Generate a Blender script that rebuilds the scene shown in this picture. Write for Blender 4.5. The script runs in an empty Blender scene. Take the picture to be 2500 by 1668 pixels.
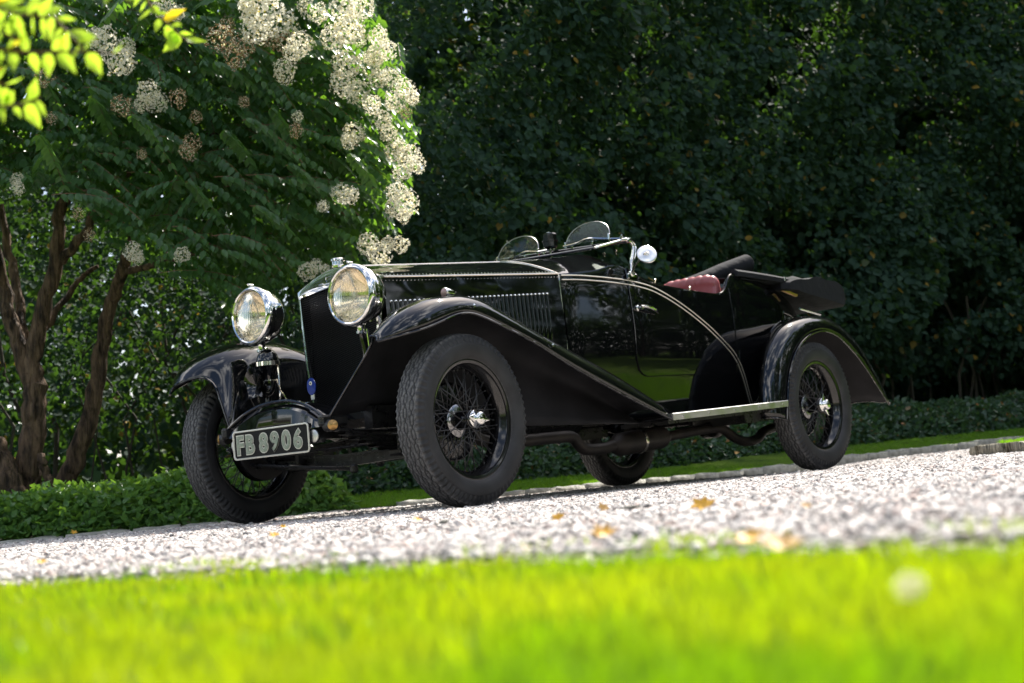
import bpy, math, random
import numpy as np
from mathutils import Vector, Matrix, Euler
rnd = random.Random(7); rng = np.random.default_rng(7)
scene = bpy.context.scene
COL = scene.collection
# ------------------------------------------------------------------ camera
YAW, PITCH, ROLL = 0.87574560, 0.09018739, -0.08861516
CAM = np.array([-4.97185, -5.18130, 0.09853])
_fw = np.array([math.sin(YAW)*math.cos(PITCH), math.cos(YAW)*math.cos(PITCH), math.sin(PITCH)])
_r0 = np.array([math.cos(YAW), -math.sin(YAW), 0.0]); _u0 = np.cross(_r0, _fw)
_r = _r0*math.cos(ROLL) + _u0*math.sin(ROLL); _u = -_r0*math.sin(ROLL) + _u0*math.cos(ROLL)
cd = bpy.data.cameras.new('camera'); cam = bpy.data.objects.new('camera', cd); COL.objects.link(cam)
M = Matrix([[_r[i], _u[i], -_fw[i], CAM[i]] for i in range(3)] + [[0, 0, 0, 1]])
cam.matrix_world = M
cd.lens = 53.826; cd.sensor_width = 36; cd.clip_start = 0.05; cd.clip_end = 600
cd.dof.use_dof = True; cd.dof.focus_distance = 6.8; cd.dof.aperture_fstop = 3.5; cd.dof.aperture_blades = 9
scene.camera = cam
E1 = np.array([math.cos(YAW), -math.sin(YAW)]); E2 = np.array([math.sin(YAW), math.cos(YAW)])
def W(a, d, z=0.0):                      # right of camera, away from camera, height -> world
    q = CAM[:2] + E1*a + E2*d
    return np.array([q[0], q[1], z])
def Wa(a, d, z):
    return np.stack([CAM[0]+E1[0]*a+E2[0]*d, CAM[1]+E1[1]*a+E2[1]*d, z+0*a], -1)
# ------------------------------------------------------------------ light
SUN = W(0.30, 0.55, 0.83) - W(0, 0, 0); SUN = SUN/np.linalg.norm(SUN)
el = math.asin(SUN[2]); az = math.atan2(SUN[0], SUN[1])
world = bpy.data.worlds.new("World"); scene.world = world; world.use_nodes = True
nt = world.node_tree; bg = nt.nodes['Background']
sky = nt.nodes.new('ShaderNodeTexSky'); sky.sky_type = 'NISHITA'; sky.sun_disc = False
sky.sun_elevation = el; sky.sun_rotation = az; sky.air_density = 1.0; sky.dust_density = 2.5; sky.ozone_density = 1.0
tcw = nt.nodes.new('ShaderNodeTexCoord'); mpw = nt.nodes.new('ShaderNodeMapping'); mpw.inputs['Scale'].default_value = (1.6, 1.6, 4.0)
cn = nt.nodes.new('ShaderNodeTexNoise'); cn.inputs['Scale'].default_value = 1.7; cn.inputs['Detail'].default_value = 9; cn.inputs['Roughness'].default_value = .58; cn.inputs['Distortion'].default_value = .4
cr0 = nt.nodes.new('ShaderNodeValToRGB'); cr0.color_ramp.elements[0].position = .50; cr0.color_ramp.elements[1].position = .66; cmx = nt.nodes.new('ShaderNodeMix'); cmx.data_type = 'RGBA'
nt.links.new(tcw.outputs['Generated'], mpw.inputs[0]); nt.links.new(mpw.outputs[0], cn.inputs[0]); nt.links.new(cn.outputs['Fac'], cr0.inputs[0]); nt.links.new(cr0.outputs[0], cmx.inputs['Factor'])
nt.links.new(sky.outputs[0], cmx.inputs['A']); cmx.inputs['B'].default_value = (17, 16.6, 16.2, 1); nt.links.new(cmx.outputs['Result'], bg.inputs[0]); bg.inputs[1].default_value = 0.105
sl = bpy.data.lights.new('sun', 'SUN'); sl.energy = 5.0; sl.angle = math.radians(0.53); sl.color = (1.0, 0.95, 0.86)
so = bpy.data.objects.new('sun', sl); COL.objects.link(so)
so.rotation_euler = Vector(SUN).to_track_quat('Z', 'Y').to_euler(); so.location = (0, 0, 20)
scene.view_settings.view_transform = 'Standard'; scene.view_settings.look = 'None'
scene.view_settings.exposure = 1.05; scene.view_settings.gamma = 1
scene.render.engine = 'CYCLES'
# ------------------------------------------------------------------ materials
def mat(name, col=(.5, .5, .5), rough=.5, metal=0.0, spec=.5, coat=0.0):
    m = bpy.data.materials.new(name); m.use_nodes = True
    b = m.node_tree.nodes['Principled BSDF']
    b.inputs['Base Color'].default_value = (*col, 1); b.inputs['Roughness'].default_value = rough
    b.inputs['Metallic'].default_value = metal; b.inputs['Specular IOR Level'].default_value = spec
    b.inputs['Coat Weight'].default_value = coat; b.inputs['Coat Roughness'].default_value = .02
    m.diffuse_color = (*col, 1)
    return m
def nodes(m): return m.node_tree.nodes, m.node_tree.links, m.node_tree.nodes['Principled BSDF']
def add_noise_color(m, c1, c2, scale, detail=5, lo=.35, hi=.65, coord='Object', stretch=None):
    n, l, b = nodes(m)
    tc = n.new('ShaderNodeTexCoord'); tx = n.new('ShaderNodeTexNoise'); tx.inputs['Scale'].default_value = scale
    tx.inputs['Detail'].default_value = detail; tx.inputs['Roughness'].default_value = .6
    if stretch:
        mp = n.new('ShaderNodeMapping'); mp.inputs['Scale'].default_value = stretch
        l.new(tc.outputs[coord], mp.inputs[0]); l.new(mp.outputs[0], tx.inputs[0])
    else: l.new(tc.outputs[coord], tx.inputs[0])
    r = n.new('ShaderNodeValToRGB'); r.color_ramp.elements[0].position = lo; r.color_ramp.elements[1].position = hi
    r.color_ramp.elements[0].color = (*c1, 1); r.color_ramp.elements[1].color = (*c2, 1)
    l.new(tx.outputs['Fac'], r.inputs[0]); l.new(r.outputs[0], b.inputs['Base Color'])
    return tx, r
def add_bump(m, scale, strength, dist=.01, detail=4, coord='Object', stretch=None):
    n, l, b = nodes(m)
    tc = n.new('ShaderNodeTexCoord'); tx = n.new('ShaderNodeTexNoise'); tx.inputs['Scale'].default_value = scale; tx.inputs['Detail'].default_value = detail
    if stretch:
        mp = n.new('ShaderNodeMapping'); mp.inputs['Scale'].default_value = stretch
        l.new(tc.outputs[coord], mp.inputs[0]); l.new(mp.outputs[0], tx.inputs[0])
    else: l.new(tc.outputs[coord], tx.inputs[0])
    bp = n.new('ShaderNodeBump'); bp.inputs['Strength'].default_value = strength; bp.inputs['Distance'].default_value = dist
    l.new(tx.outputs['Fac'], bp.inputs['Height']); l.new(bp.outputs[0], b.inputs['Normal'])
def rough_noise(m, scale, lo, hi):
    n, l, b = nodes(m)
    tc = n.new('ShaderNodeTexCoord'); tx = n.new('ShaderNodeTexNoise'); tx.inputs['Scale'].default_value = scale; tx.inputs['Detail'].default_value = 8
    mr = n.new('ShaderNodeMapRange'); mr.inputs['From Min'].default_value = .35; mr.inputs['From Max'].default_value = .7
    mr.inputs['To Min'].default_value = lo; mr.inputs['To Max'].default_value = hi
    l.new(tc.outputs['Object'], tx.inputs[0]); l.new(tx.outputs['Fac'], mr.inputs[0]); l.new(mr.outputs[0], b.inputs['Roughness'])

M_paint = mat('black_paint', (.0035, .0038, .0045), .08, spec=.72); rough_noise(M_paint, 7, .02, .07)
add_bump(M_paint, 4.2, .22, .005, 1.5)
M_matte = mat('matte_black_underside', (.012, .011, .013), .75, spec=.3)
add_noise_color(M_matte, (.006, .0065, .0085), (.018, .018, .022), 5, 8, .35, .7); add_bump(M_matte, 60, .25, .004)
M_chass = mat('chassis_black', (.010, .010, .011), .32, spec=.5); rough_noise(M_chass, 25, .2, .6); add_bump(M_chass, 45, .5, .006)
M_chrome = mat('chrome', (.80, .80, .78), .06, 1.0); rough_noise(M_chrome, 12, .03, .12)
M_nickel = mat('warm_nickel', (.78, .72, .60), .14, 1.0); rough_noise(M_nickel, 18, .08, .25)
M_alu = mat('aluminium_strip', (.62, .62, .60), .42, 1.0); rough_noise(M_alu, 22, .3, .55)
M_brass = mat('brass', (.40, .24, .09), .32, 1.0)
M_exh = mat('exhaust_black', (.020, .018, .017), .55, .3); add_noise_color(M_exh, (.012, .011, .011), (.035, .028, .024), 9, 8)
M_fabric = mat('hood_fabric', (.013, .014, .018), .9, spec=.25); add_bump(M_fabric, 9, .5, .03, 3); 
M_leather = mat('red_leather', (.33, .095, .10), .40, spec=.5); add_bump(M_leather, 90, .25, .002); rough_noise(M_leather, 20, .25, .45)
M_refl = mat('reflector_silver', (.93, .88, .78), .10, 1.0)
M_amber = mat('sidelamp_lens', (.42, .27, .25), .12, spec=.6)
M_blue = mat('blue_enamel', (.01, .03, .22), .12, spec=.6, coat=.5)
M_white = mat('white_enamel', (.6, .6, .56), .3)
M_plate = mat('plate_black', (.004, .004, .005), .45, spec=.2)
M_digit = mat('plate_grey_green', (.26, .30, .24), .38, .35); add_noise_color(M_digit, (.20, .25, .19), (.34, .37, .31), 60, 5)
M_edge = mat('plate_silver_edge', (.66, .65, .58), .35, .3)
M_core = mat('radiator_mesh', (.035, .035, .040), .30, .7)
M_rim = mat('wheel_black', (.006, .006, .007), .16, spec=.5, coat=.4)
M_dark = mat('interior_dark', (.01, .01, .011), .8)
def glassm(name, tint, refl_rough=.02, base=.06):
    m = bpy.data.materials.new(name); m.use_nodes = True; n, l = m.node_tree.nodes, m.node_tree.links
    n.remove(n['Principled BSDF']); o = n['Material Output']
    t = n.new('ShaderNodeBsdfTransparent'); t.inputs[0].default_value = (*tint, 1)
    g = n.new('ShaderNodeBsdfGlossy'); g.inputs['Roughness'].default_value = refl_rough
    f = n.new('ShaderNodeFresnel'); f.inputs[0].default_value = 1.25
    mr = n.new('ShaderNodeMath'); mr.operation = 'ADD'; mr.inputs[1].default_value = base; mr.use_clamp = True
    mx = n.new('ShaderNodeMixShader'); l.new(f.outputs[0], mr.inputs[0]); l.new(mr.outputs[0], mx.inputs[0])
    df = n.new('ShaderNodeBsdfTranslucent'); df.inputs[0].default_value = (.55, .65, .6, 1); d2 = n.new('ShaderNodeBsdfDiffuse'); d2.inputs[0].default_value = (.55, .65, .6, 1)
    m2 = n.new('ShaderNodeMixShader'); m2.inputs[0].default_value = .5; l.new(df.outputs[0], m2.inputs[1]); l.new(d2.outputs[0], m2.inputs[2])
    m3 = n.new('ShaderNodeMixShader'); m3.inputs[0].default_value = .010; l.new(t.outputs[0], m3.inputs[1]); l.new(m2.outputs[0], m3.inputs[2])
    l.new(m3.outputs[0], mx.inputs[1]); l.new(g.outputs[0], mx.inputs[2]); l.new(mx.outputs[0], o.inputs[0]); return m
M_glass = glassm('screen_glass', (.90, .97, .94), .03, .0)
M_lens = mat('ribbed_lamp_glass', (1.0, .95, .82), .0, 0, .5); M_lens.node_tree.nodes['Principled BSDF'].inputs['Transmission Weight'].default_value = 1
M_lens.node_tree.nodes['Principled BSDF'].inputs['IOR'].default_value = 1.35

M_tyre = mat('tyre_rubber', (.022, .022, .024), .62, spec=.4)
n, l, b = nodes(M_tyre)
at = n.new('ShaderNodeAttribute'); at.attribute_name = 'tread'
tc = n.new('ShaderNodeTexCoord'); nz = n.new('ShaderNodeTexNoise'); nz.inputs['Scale'].default_value = 70; nz.inputs['Detail'].default_value = 9
nz.inputs['Roughness'].default_value = .75; l.new(tc.outputs['Object'], nz.inputs[0])
r1 = n.new('ShaderNodeValToRGB'); r1.color_ramp.elements[0].position = .38; r1.color_ramp.elements[1].position = .70
r1.color_ramp.elements[0].color = (.038, .038, .041, 1); r1.color_ramp.elements[1].color = (.20, .20, .20, 1); l.new(nz.outputs[0], r1.inputs[0])
nz2 = n.new('ShaderNodeTexNoise'); nz2.inputs['Scale'].default_value = 9; nz2.inputs['Detail'].default_value = 6; l.new(tc.outputs['Object'], nz2.inputs[0])
r2 = n.new('ShaderNodeValToRGB'); r2.color_ramp.elements[0].position = .35; r2.color_ramp.elements[1].position = .7
r2.color_ramp.elements[0].color = (.014, .015, .017, 1); r2.color_ramp.elements[1].color = (.032, .034, .038, 1); l.new(nz2.outputs[0], r2.inputs[0])
mx = n.new('ShaderNodeMix'); mx.data_type = 'RGBA'; l.new(at.outputs['Fac'], mx.inputs['Factor']); l.new(r2.outputs[0], mx.inputs['A']); l.new(r1.outputs[0], mx.inputs['B'])
l.new(mx.outputs['Result'], b.inputs['Base Color'])
bp = n.new('ShaderNodeBump'); bp.inputs['Strength'].default_value = .5; bp.inputs['Distance'].default_value = .002; l.new(nz.outputs[0], bp.inputs['Height']); l.new(bp.outputs[0], b.inputs['Normal'])

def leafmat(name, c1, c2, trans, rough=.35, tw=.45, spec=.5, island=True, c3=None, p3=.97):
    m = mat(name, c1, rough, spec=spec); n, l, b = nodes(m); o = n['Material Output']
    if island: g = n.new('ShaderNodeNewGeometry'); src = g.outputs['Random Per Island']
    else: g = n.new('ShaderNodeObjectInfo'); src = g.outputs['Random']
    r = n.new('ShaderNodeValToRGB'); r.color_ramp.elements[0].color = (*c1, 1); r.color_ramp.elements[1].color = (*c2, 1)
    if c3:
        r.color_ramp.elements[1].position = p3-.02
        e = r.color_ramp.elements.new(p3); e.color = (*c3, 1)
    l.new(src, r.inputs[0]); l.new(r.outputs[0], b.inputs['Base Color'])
    t = n.new('ShaderNodeBsdfTranslucent')
    mxc = n.new('ShaderNodeMix'); mxc.data_type = 'RGBA'; mxc.blend_type = 'MULTIPLY'; mxc.inputs['Factor'].default_value = 0.0
    hs = n.new('ShaderNodeHueSaturation'); hs.inputs['Value'].default_value = 1.0
    t.inputs[0].default_value = (*trans, 1)
    if c3:
        rr = n.new('ShaderNodeValToRGB'); rr.color_ramp.elements[0].color = (*trans, 1); rr.color_ramp.elements[1].color = (*trans, 1); rr.color_ramp.elements[1].position = p3-.02
        e = rr.color_ramp.elements.new(p3); e.color = (min(1, c3[0]*2), min(1, c3[1]*2), c3[2], 1); l.new(src, rr.inputs[0]); l.new(rr.outputs[0], t.inputs[0])
    n.remove(mxc); n.remove(hs)
    ms = n.new('ShaderNodeMixShader'); ms.inputs[0].default_value = tw
    l.new(b.outputs[0], ms.inputs[1]); l.new(t.outputs[0], ms.inputs[2]); l.new(ms.outputs[0], o.inputs[0]); return m
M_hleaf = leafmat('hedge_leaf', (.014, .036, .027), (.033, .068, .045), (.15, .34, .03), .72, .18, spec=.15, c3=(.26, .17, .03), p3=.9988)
M_mleaf = leafmat('myrtle_leaf', (.034, .085, .042), (.070, .145, .062), (.24, .50, .03), .34, .33)
M_bleaf = leafmat('bright_leaf', (.10, .20, .02), (.16, .28, .03), (.55, .80, .05), .35, .60, island=False, c3=(.45, .35, .02), p3=.92)
M_gcov = leafmat('ground_cover_leaf', (.070, .16, .045), (.13, .27, .065), (.30, .55, .05), .35, .28)
M_lhedge = leafmat('low_hedge_leaf', (.028, .066, .040), (.055, .11, .065), (.12, .28, .04), .4, .22, c3=(.32, .16, .06), p3=.992)
M_tleaf = leafmat('far_leaf', (.022, .055, .016), (.050, .10, .028), (.18, .32, .03), .8, .25, spec=.2)
M_grass = leafmat('grass_blade', (.10, .17, .008), (.22, .27, .008), (.46, .58, .004), .45, .55, island=False)
M_petal = leafmat('white_petal', (.70, .68, .57), (.84, .82, .73), (.88, .84, .68), .6, .5, spec=.2, c3=(.34, .28, .11), p3=.88)
M_petalb = leafmat('brown_petal', (.20, .11, .05), (.40, .28, .16), (.35, .2, .08), .6, .35, spec=.2, c3=(.65, .62, .52), p3=.72)
M_bark = mat('bark', (.12, .08, .055), .8, spec=.3)
add_noise_color(M_bark, (.030, .020, .015), (.26, .17, .11), 7, 10, .38, .68, 'Object', (3, 3, .8)); add_bump(M_bark, 9, 1.0, .09, 10, 'Object', (4, 4, .6))
M_stem = mat('dark_stem', (.04, .035, .022), .8)
M_twig = mat('twig', (.14, .06, .03), .6)
M_yleaf = mat('fallen_leaf', (.70, .36, .02), .5); add_noise_color(M_yleaf, (.55, .24, .02), (.80, .48, .03), 30)
nn, ll, bb = nodes(M_yleaf); bb.inputs['Subsurface Weight'].default_value = 0
M_oleaf = mat('fallen_pale_leaf', (.60, .36, .12), .6)
M_stone = mat('kerb_stone', (.3, .3, .27), .85, spec=.3)
add_noise_color(M_stone, (.20, .20, .17), (.46, .45, .40), 14, 10, .3, .68); add_bump(M_stone, 30, .9, .012, 10)
M_stone2 = mat('kerb_stone_tufted', (.3, .3, .25), .85, spec=.3)
add_noise_color(M_stone2, (.07, .065, .05), (.48, .44, .34), 26, 10, .35, .62, 'Object', (1, 1, .25)); add_bump(M_stone2, 30, 1.0, .015, 10)
# pebbles: colour by instance
M_peb = mat('pebble', (.5, .48, .46), .75, spec=.3); n, l, b = nodes(M_peb)
oi = n.new('ShaderNodeObjectInfo'); cr_ = n.new('ShaderNodeValToRGB'); cr_.color_ramp.interpolation = 'CONSTANT'
cols = [(0, (0.53, 0.489, 0.463)), (0.24, (0.625, 0.585, 0.549)), (0.42, (0.397, 0.356, 0.337)), (0.57, (0.719, 0.692, 0.655)), (0.67, (0.312, 0.288, 0.279)), (0.77, (0.473, 0.375, 0.337)), (0.86, (0.568, 0.538, 0.511)), (0.925, (0.189, 0.183, 0.183)), (0.97, (0.095, 0.096, 0.101))]
cr_.color_ramp.elements[0].color = (*cols[0][1], 1); cr_.color_ramp.elements[1].position = cols[1][0]; cr_.color_ramp.elements[1].color = (*cols[1][1], 1)
for p_, c_ in cols[2:]:
    e = cr_.color_ramp.elements.new(p_); e.color = (*c_, 1)
l.new(oi.outputs['Random'], cr_.inputs[0]); l.new(cr_.outputs[0], b.inputs['Base Color'])
# driveway base
M_drive = mat('driveway_gravel', (.4, .38, .36), .9, spec=.2); n, l, b = nodes(M_drive)
tc = n.new('ShaderNodeTexCoord'); vo = n.new('ShaderNodeTexVoronoi'); vo.inputs['Scale'].default_value = 55; l.new(tc.outputs['Object'], vo.inputs[0])
r = n.new('ShaderNodeValToRGB'); r.color_ramp.elements[0].color = (.20, .185, .175, 1); r.color_ramp.elements[1].color = (.46, .42, .40, 1)
sep = n.new('ShaderNodeSeparateColor'); l.new(vo.outputs['Color'], sep.inputs[0]); l.new(sep.outputs[0], r.inputs[0]); l.new(r.outputs[0], b.inputs['Base Color'])
bp = n.new('ShaderNodeBump'); bp.inputs['Strength'].default_value = 1; bp.inputs['Distance'].default_value = .02; bp.invert = True
l.new(vo.outputs['Distance'], bp.inputs['Height']); l.new(bp.outputs[0], b.inputs['Normal'])
M_lawn = mat('lawn', (.09, .17, .02), .9, spec=.2); add_noise_color(M_lawn, (.05, .11, .012), (.18, .29, .03), 2.2, 10); add_bump(M_lawn, 120, 1, .03)
M_soil = mat('soil', (.04, .03, .02), .95, spec=.2); add_noise_color(M_soil, (.02, .018, .010), (.055, .045, .022), 6, 8)

def patchy(m, scale, dark):
    n, l, b = nodes(m); oi = n.new('ShaderNodeObjectInfo'); tx = n.new('ShaderNodeTexNoise'); tx.inputs['Scale'].default_value = scale; tx.inputs['Detail'].default_value = 2
    l.new(oi.outputs['Location'], tx.inputs[0]); rp = n.new('ShaderNodeValToRGB'); rp.color_ramp.elements[0].position = .38; rp.color_ramp.elements[1].position = .58; rp.color_ramp.elements[0].color = (*dark, 1); rp.color_ramp.elements[1].color = (1, 1, 1, 1); l.new(tx.outputs['Fac'], rp.inputs[0])
    for sk in (b.inputs['Base Color'], [q for q in n if q.type == 'BSDF_TRANSLUCENT'][0].inputs[0]):
        mx = n.new('ShaderNodeMix'); mx.data_type = 'RGBA'; mx.blend_type = 'MULTIPLY'; mx.inputs['Factor'].default_value = 1
        if sk.is_linked: l.new(sk.links[0].from_socket, mx.inputs['A'])
        else: mx.inputs['A'].default_value = sk.default_value
        l.new(rp.outputs[0], mx.inputs['B']); l.new(mx.outputs['Result'], sk)
patchy(M_grass, 3.6, (.52, .78, .5))
# ------------------------------------------------------------------ helpers
def link(o, parent=None):
    COL.objects.link(o)
    if parent: o.parent = parent
    return o
def mesh(name, V, F, m, smooth=False):
    me = bpy.data.meshes.new(name); me.from_pydata([tuple(map(float, v)) for v in V], [], F)
    ms = m if isinstance(m, (list, tuple)) else [m]
    for q in ms: me.materials.append(q)
    if smooth: me.polygons.foreach_set('use_smooth', [True]*len(me.polygons))
    me.update(); return me
def obj(name, V, F, m, parent=None, smooth=False):
    return link(bpy.data.objects.new(name, mesh(name, V, F, m, smooth)), parent)
def obm(name, me, parent=None, mw=None):
    o = bpy.data.objects.new(name, me); link(o, parent)
    if mw is not None: o.matrix_local = mw
    return o
def tag(o, label=None, cat=None, group=None, kind=None):
    if label: o['label'] = label
    if cat: o['category'] = cat
    if group: o['group'] = group
    if kind: o['kind'] = kind
    return o
def thing(name, label, cat, loc=(0, 0, 0), group=None):
    o = bpy.data.objects.new(name, None); COL.objects.link(o); o.location = tuple(map(float, loc)); o.empty_display_size = .2
    return tag(o, label, cat, group)
class MB:
    def __init__(s): s.V = []; s.F = []
    def add(s, V, F):
        k = len(s.V); s.V += [tuple(v) for v in V]; s.F += [tuple(i+k for i in f) for f in F]; return s
    def grid(s, G, close_u=False, close_v=False, flip=False):
        nu, nv = len(G), len(G[0]); V = [p for row in G for p in row]; F = []
        for i in range(nu-(0 if close_u else 1)):
            for j in range(nv-(0 if close_v else 1)):
                a = i*nv+j; b_ = i*nv+(j+1) % nv; c = ((i+1) % nu)*nv+(j+1) % nv; d = ((i+1) % nu)*nv+j
                F.append((a, d, c, b_) if flip else (a, b_, c, d))
        return s.add(V, F)
    def tube(s, P, R, n=10, caps=True):
        P = [np.array(p, float) for p in P]; R = R if hasattr(R, '__len__') else [R]*len(P)
        t0 = P[1]-P[0]; up = np.array([0, 0, 1.0]) if abs(t0[2]) < .9*np.linalg.norm(t0) else np.array([1.0, 0, 0])
        G = []
        for i, p in enumerate(P):
            t = (P[min(i+1, len(P)-1)]-P[max(i-1, 0)]); t = t/(np.linalg.norm(t)+1e-9)
            x = np.cross(up, t); x /= np.linalg.norm(x)+1e-9; y = np.cross(t, x); up = y
            G.append([p+R[i]*(math.cos(a)*x+math.sin(a)*y) for a in np.linspace(0, 2*math.pi, n, endpoint=False)])
        k = len(s.V); s.grid(G, close_v=True)
        if caps:
            s.F.append(tuple(k+j for j in range(n))[::-1]); s.F.append(tuple(k+(len(P)-1)*n+j for j in range(n)))
        return s
    def lathe(s, prof, c, ax, n=32, close=False):       # prof: (along axis, radius)
        ax = np.array(ax, float); ax /= np.linalg.norm(ax); c = np.array(c, float)
        t = np.array([0, 0, 1.0]) if abs(ax[2]) < .9 else np.array([1.0, 0, 0])
        x = np.cross(t, ax); x /= np.linalg.norm(x); y = np.cross(ax, x)
        G = [[c+ax*h+r*(math.cos(a)*x+math.sin(a)*y) for a in np.linspace(0, 2*math.pi, n, endpoint=False)] for h, r in prof]
        return s.grid(G, close_v=True, close_u=close)
    def box(s, c, sz, rot=None, bev=0):
        c = np.array(c, float); h = np.array(sz, float)/2
        if bev:
            b_ = min(bev, h.min()*.9); V = []; 
            pts = []
            for sx in (-1, 1):
                for sy in (-1, 1):
                    for sz_ in (-1, 1):
                        sg = np.array([sx, sy, sz_])
                        for k in range(3):
                            q = h*sg - b_*sg; q = q.copy(); q[k] = h[k]*sg[k]; pts.append(q)
            import bmesh
            bm = bmesh.new(); [bm.verts.new(p) for p in pts]; bmesh.ops.convex_hull(bm, input=bm.verts); bm.verts.index_update()
            V = [np.array(v.co) for v in bm.verts]; F = [tuple(v.index for v in f.verts) for f in bm.faces]; bm.free()
        else:
            V = [h*np.array([x, y, z]) for x in (-1, 1) for y in (-1, 1) for z in (-1, 1)]
            F = [(0, 1, 3, 2), (4, 6, 7, 5), (0, 4, 5, 1), (2, 3, 7, 6), (0, 2, 6, 4), (1, 5, 7, 3)]
        if rot is not None: V = [np.array(rot) @ v for v in V]
        return s.add([v+c for v in V], F)
    def build(s, name, m, parent=None, smooth=True): 
        o = obj(name, s.V, s.F, m, parent, smooth)
        if smooth: autosm(o)
        return o
def autosm(o, ang=35):
    me = o.data
    try: me.set_sharp_from_angle(angle=math.radians(ang))
    except Exception: pass
def catmull(P, n):
    P = np.array(P, float); Q = np.vstack([2*P[0]-P[1], P, 2*P[-1]-P[-2]]); out = []
    for i in range(len(P)-1):
        a, b_, c, d = Q[i:i+4]
        for k in range(n):
            t = k/n; out.append(.5*((2*b_)+(-a+c)*t+(2*a-5*b_+4*c-d)*t*t+(-a+3*b_-3*c+d)*t**3))
    out.append(P[-1]); return np.array(out)
def solid(o, th, mats=None, off=1):
    md = o.modifiers.new('thickness', 'SOLIDIFY'); md.thickness = th; md.offset = off
    if mats: md.material_offset = 1; md.material_offset_rim = 0
    return o
def big_mesh(name, V, F, m, parent=None, quads=False, smooth=False):
    me = bpy.data.meshes.new(name); nf, k = F.shape
    me.vertices.add(len(V)); me.vertices.foreach_set('co', np.ascontiguousarray(V, dtype=np.float32).ravel())
    me.loops.add(nf*k); me.loops.foreach_set('vertex_index', F.astype(np.int32).ravel())
    me.polygons.add(nf); me.polygons.foreach_set('loop_start', np.arange(0, nf*k, k, dtype=np.int32))
    try: me.polygons.foreach_set('loop_total', np.full(nf, k, dtype=np.int32))
    except Exception: pass
    if smooth: me.polygons.foreach_set('use_smooth', np.ones(nf, dtype=bool))
    me.materials.append(m); me.update(calc_edges=True); me.validate()
    return link(bpy.data.objects.new(name, me), parent)
def norm(v): return v/(np.linalg.norm(v, axis=-1, keepdims=True)+1e-9)
LEAF_UV = np.array([[0, 0, 0], [.5, .45, .0], [0, 1, -.05], [-.5, .45, .0], [0, .5, -.12], [.36, .14, 0], [-.36, .14, 0]])
LEAF_F = np.array([[0, 5, 4], [5, 1, 4], [1, 2, 4], [2, 3, 4], [3, 6, 4], [6, 0, 4]])
def leaves(P, T, N, L, Wd):
    T = norm(T); B = norm(np.cross(T, N)); N = np.cross(B, T)
    u = LEAF_UV
    V = P[:, None, :] + B[:, None, :]*(u[None, :, 0, None]*Wd[:, None, None]) + T[:, None, :]*(u[None, :, 1, None]*L[:, None, None]) + N[:, None, :]*(u[None, :, 2, None]*L[:, None, None])
    F = LEAF_F[None]+7*np.arange(len(P))[:, None, None]
    return V.reshape(-1, 3), F.reshape(-1, 3)
def leaf_frame(P, T, N, L, Wd):
    T = T/np.linalg.norm(T); B = np.cross(T, N); B /= np.linalg.norm(B)+1e-9; N = np.cross(B, T)
    return Matrix([[B[i]*Wd, T[i]*L, N[i]*L, P[i]] for i in range(3)]+[[0, 0, 0, 1]])
def px_of(P):
    d = P-CAM; z = d @ _fw; k = 3737.93
    return 1250+k*(d @ _r)/z, 834-k*(d @ _u)/z, z
def leaf_set(parent, name, m, P, T, N, L, Wd, nparts=300, stuff='foliage', mask=None):
    """the leaves that show largest become parts, the rest one joined part"""
    idx = np.array([], int)
    if nparts:
        x, y, z = px_of(P); ok = (x > 0) & (x < 2500) & (y > 0) & (y < 1668) & (z > .3)
        if mask is not None: ok &= mask
        size = np.where(ok, L/z*np.abs((norm(N) @ _fw)), -1); idx = np.argsort(-size)[:nparts]; idx = idx[size[idx] > 0]
    keep = np.ones(len(P), bool); keep[idx] = False
    V, F = leaves(P[keep], T[keep], N[keep], L[keep], Wd[keep])
    o = big_mesh(stuff, V, F, m, parent); o['kind'] = 'stuff'
    inv = parent.matrix_world.inverted() if False else Matrix.Translation(-Vector(parent.location))
    o.matrix_local = inv
    if len(idx):
        me = mesh(name, LEAF_UV, [tuple(f) for f in LEAF_F.tolist()], m)
        for i in idx:
            obm(name, me, parent, inv @ leaf_frame(P[i], T[i], N[i], float(L[i]), float(Wd[i])))
    return o
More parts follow.
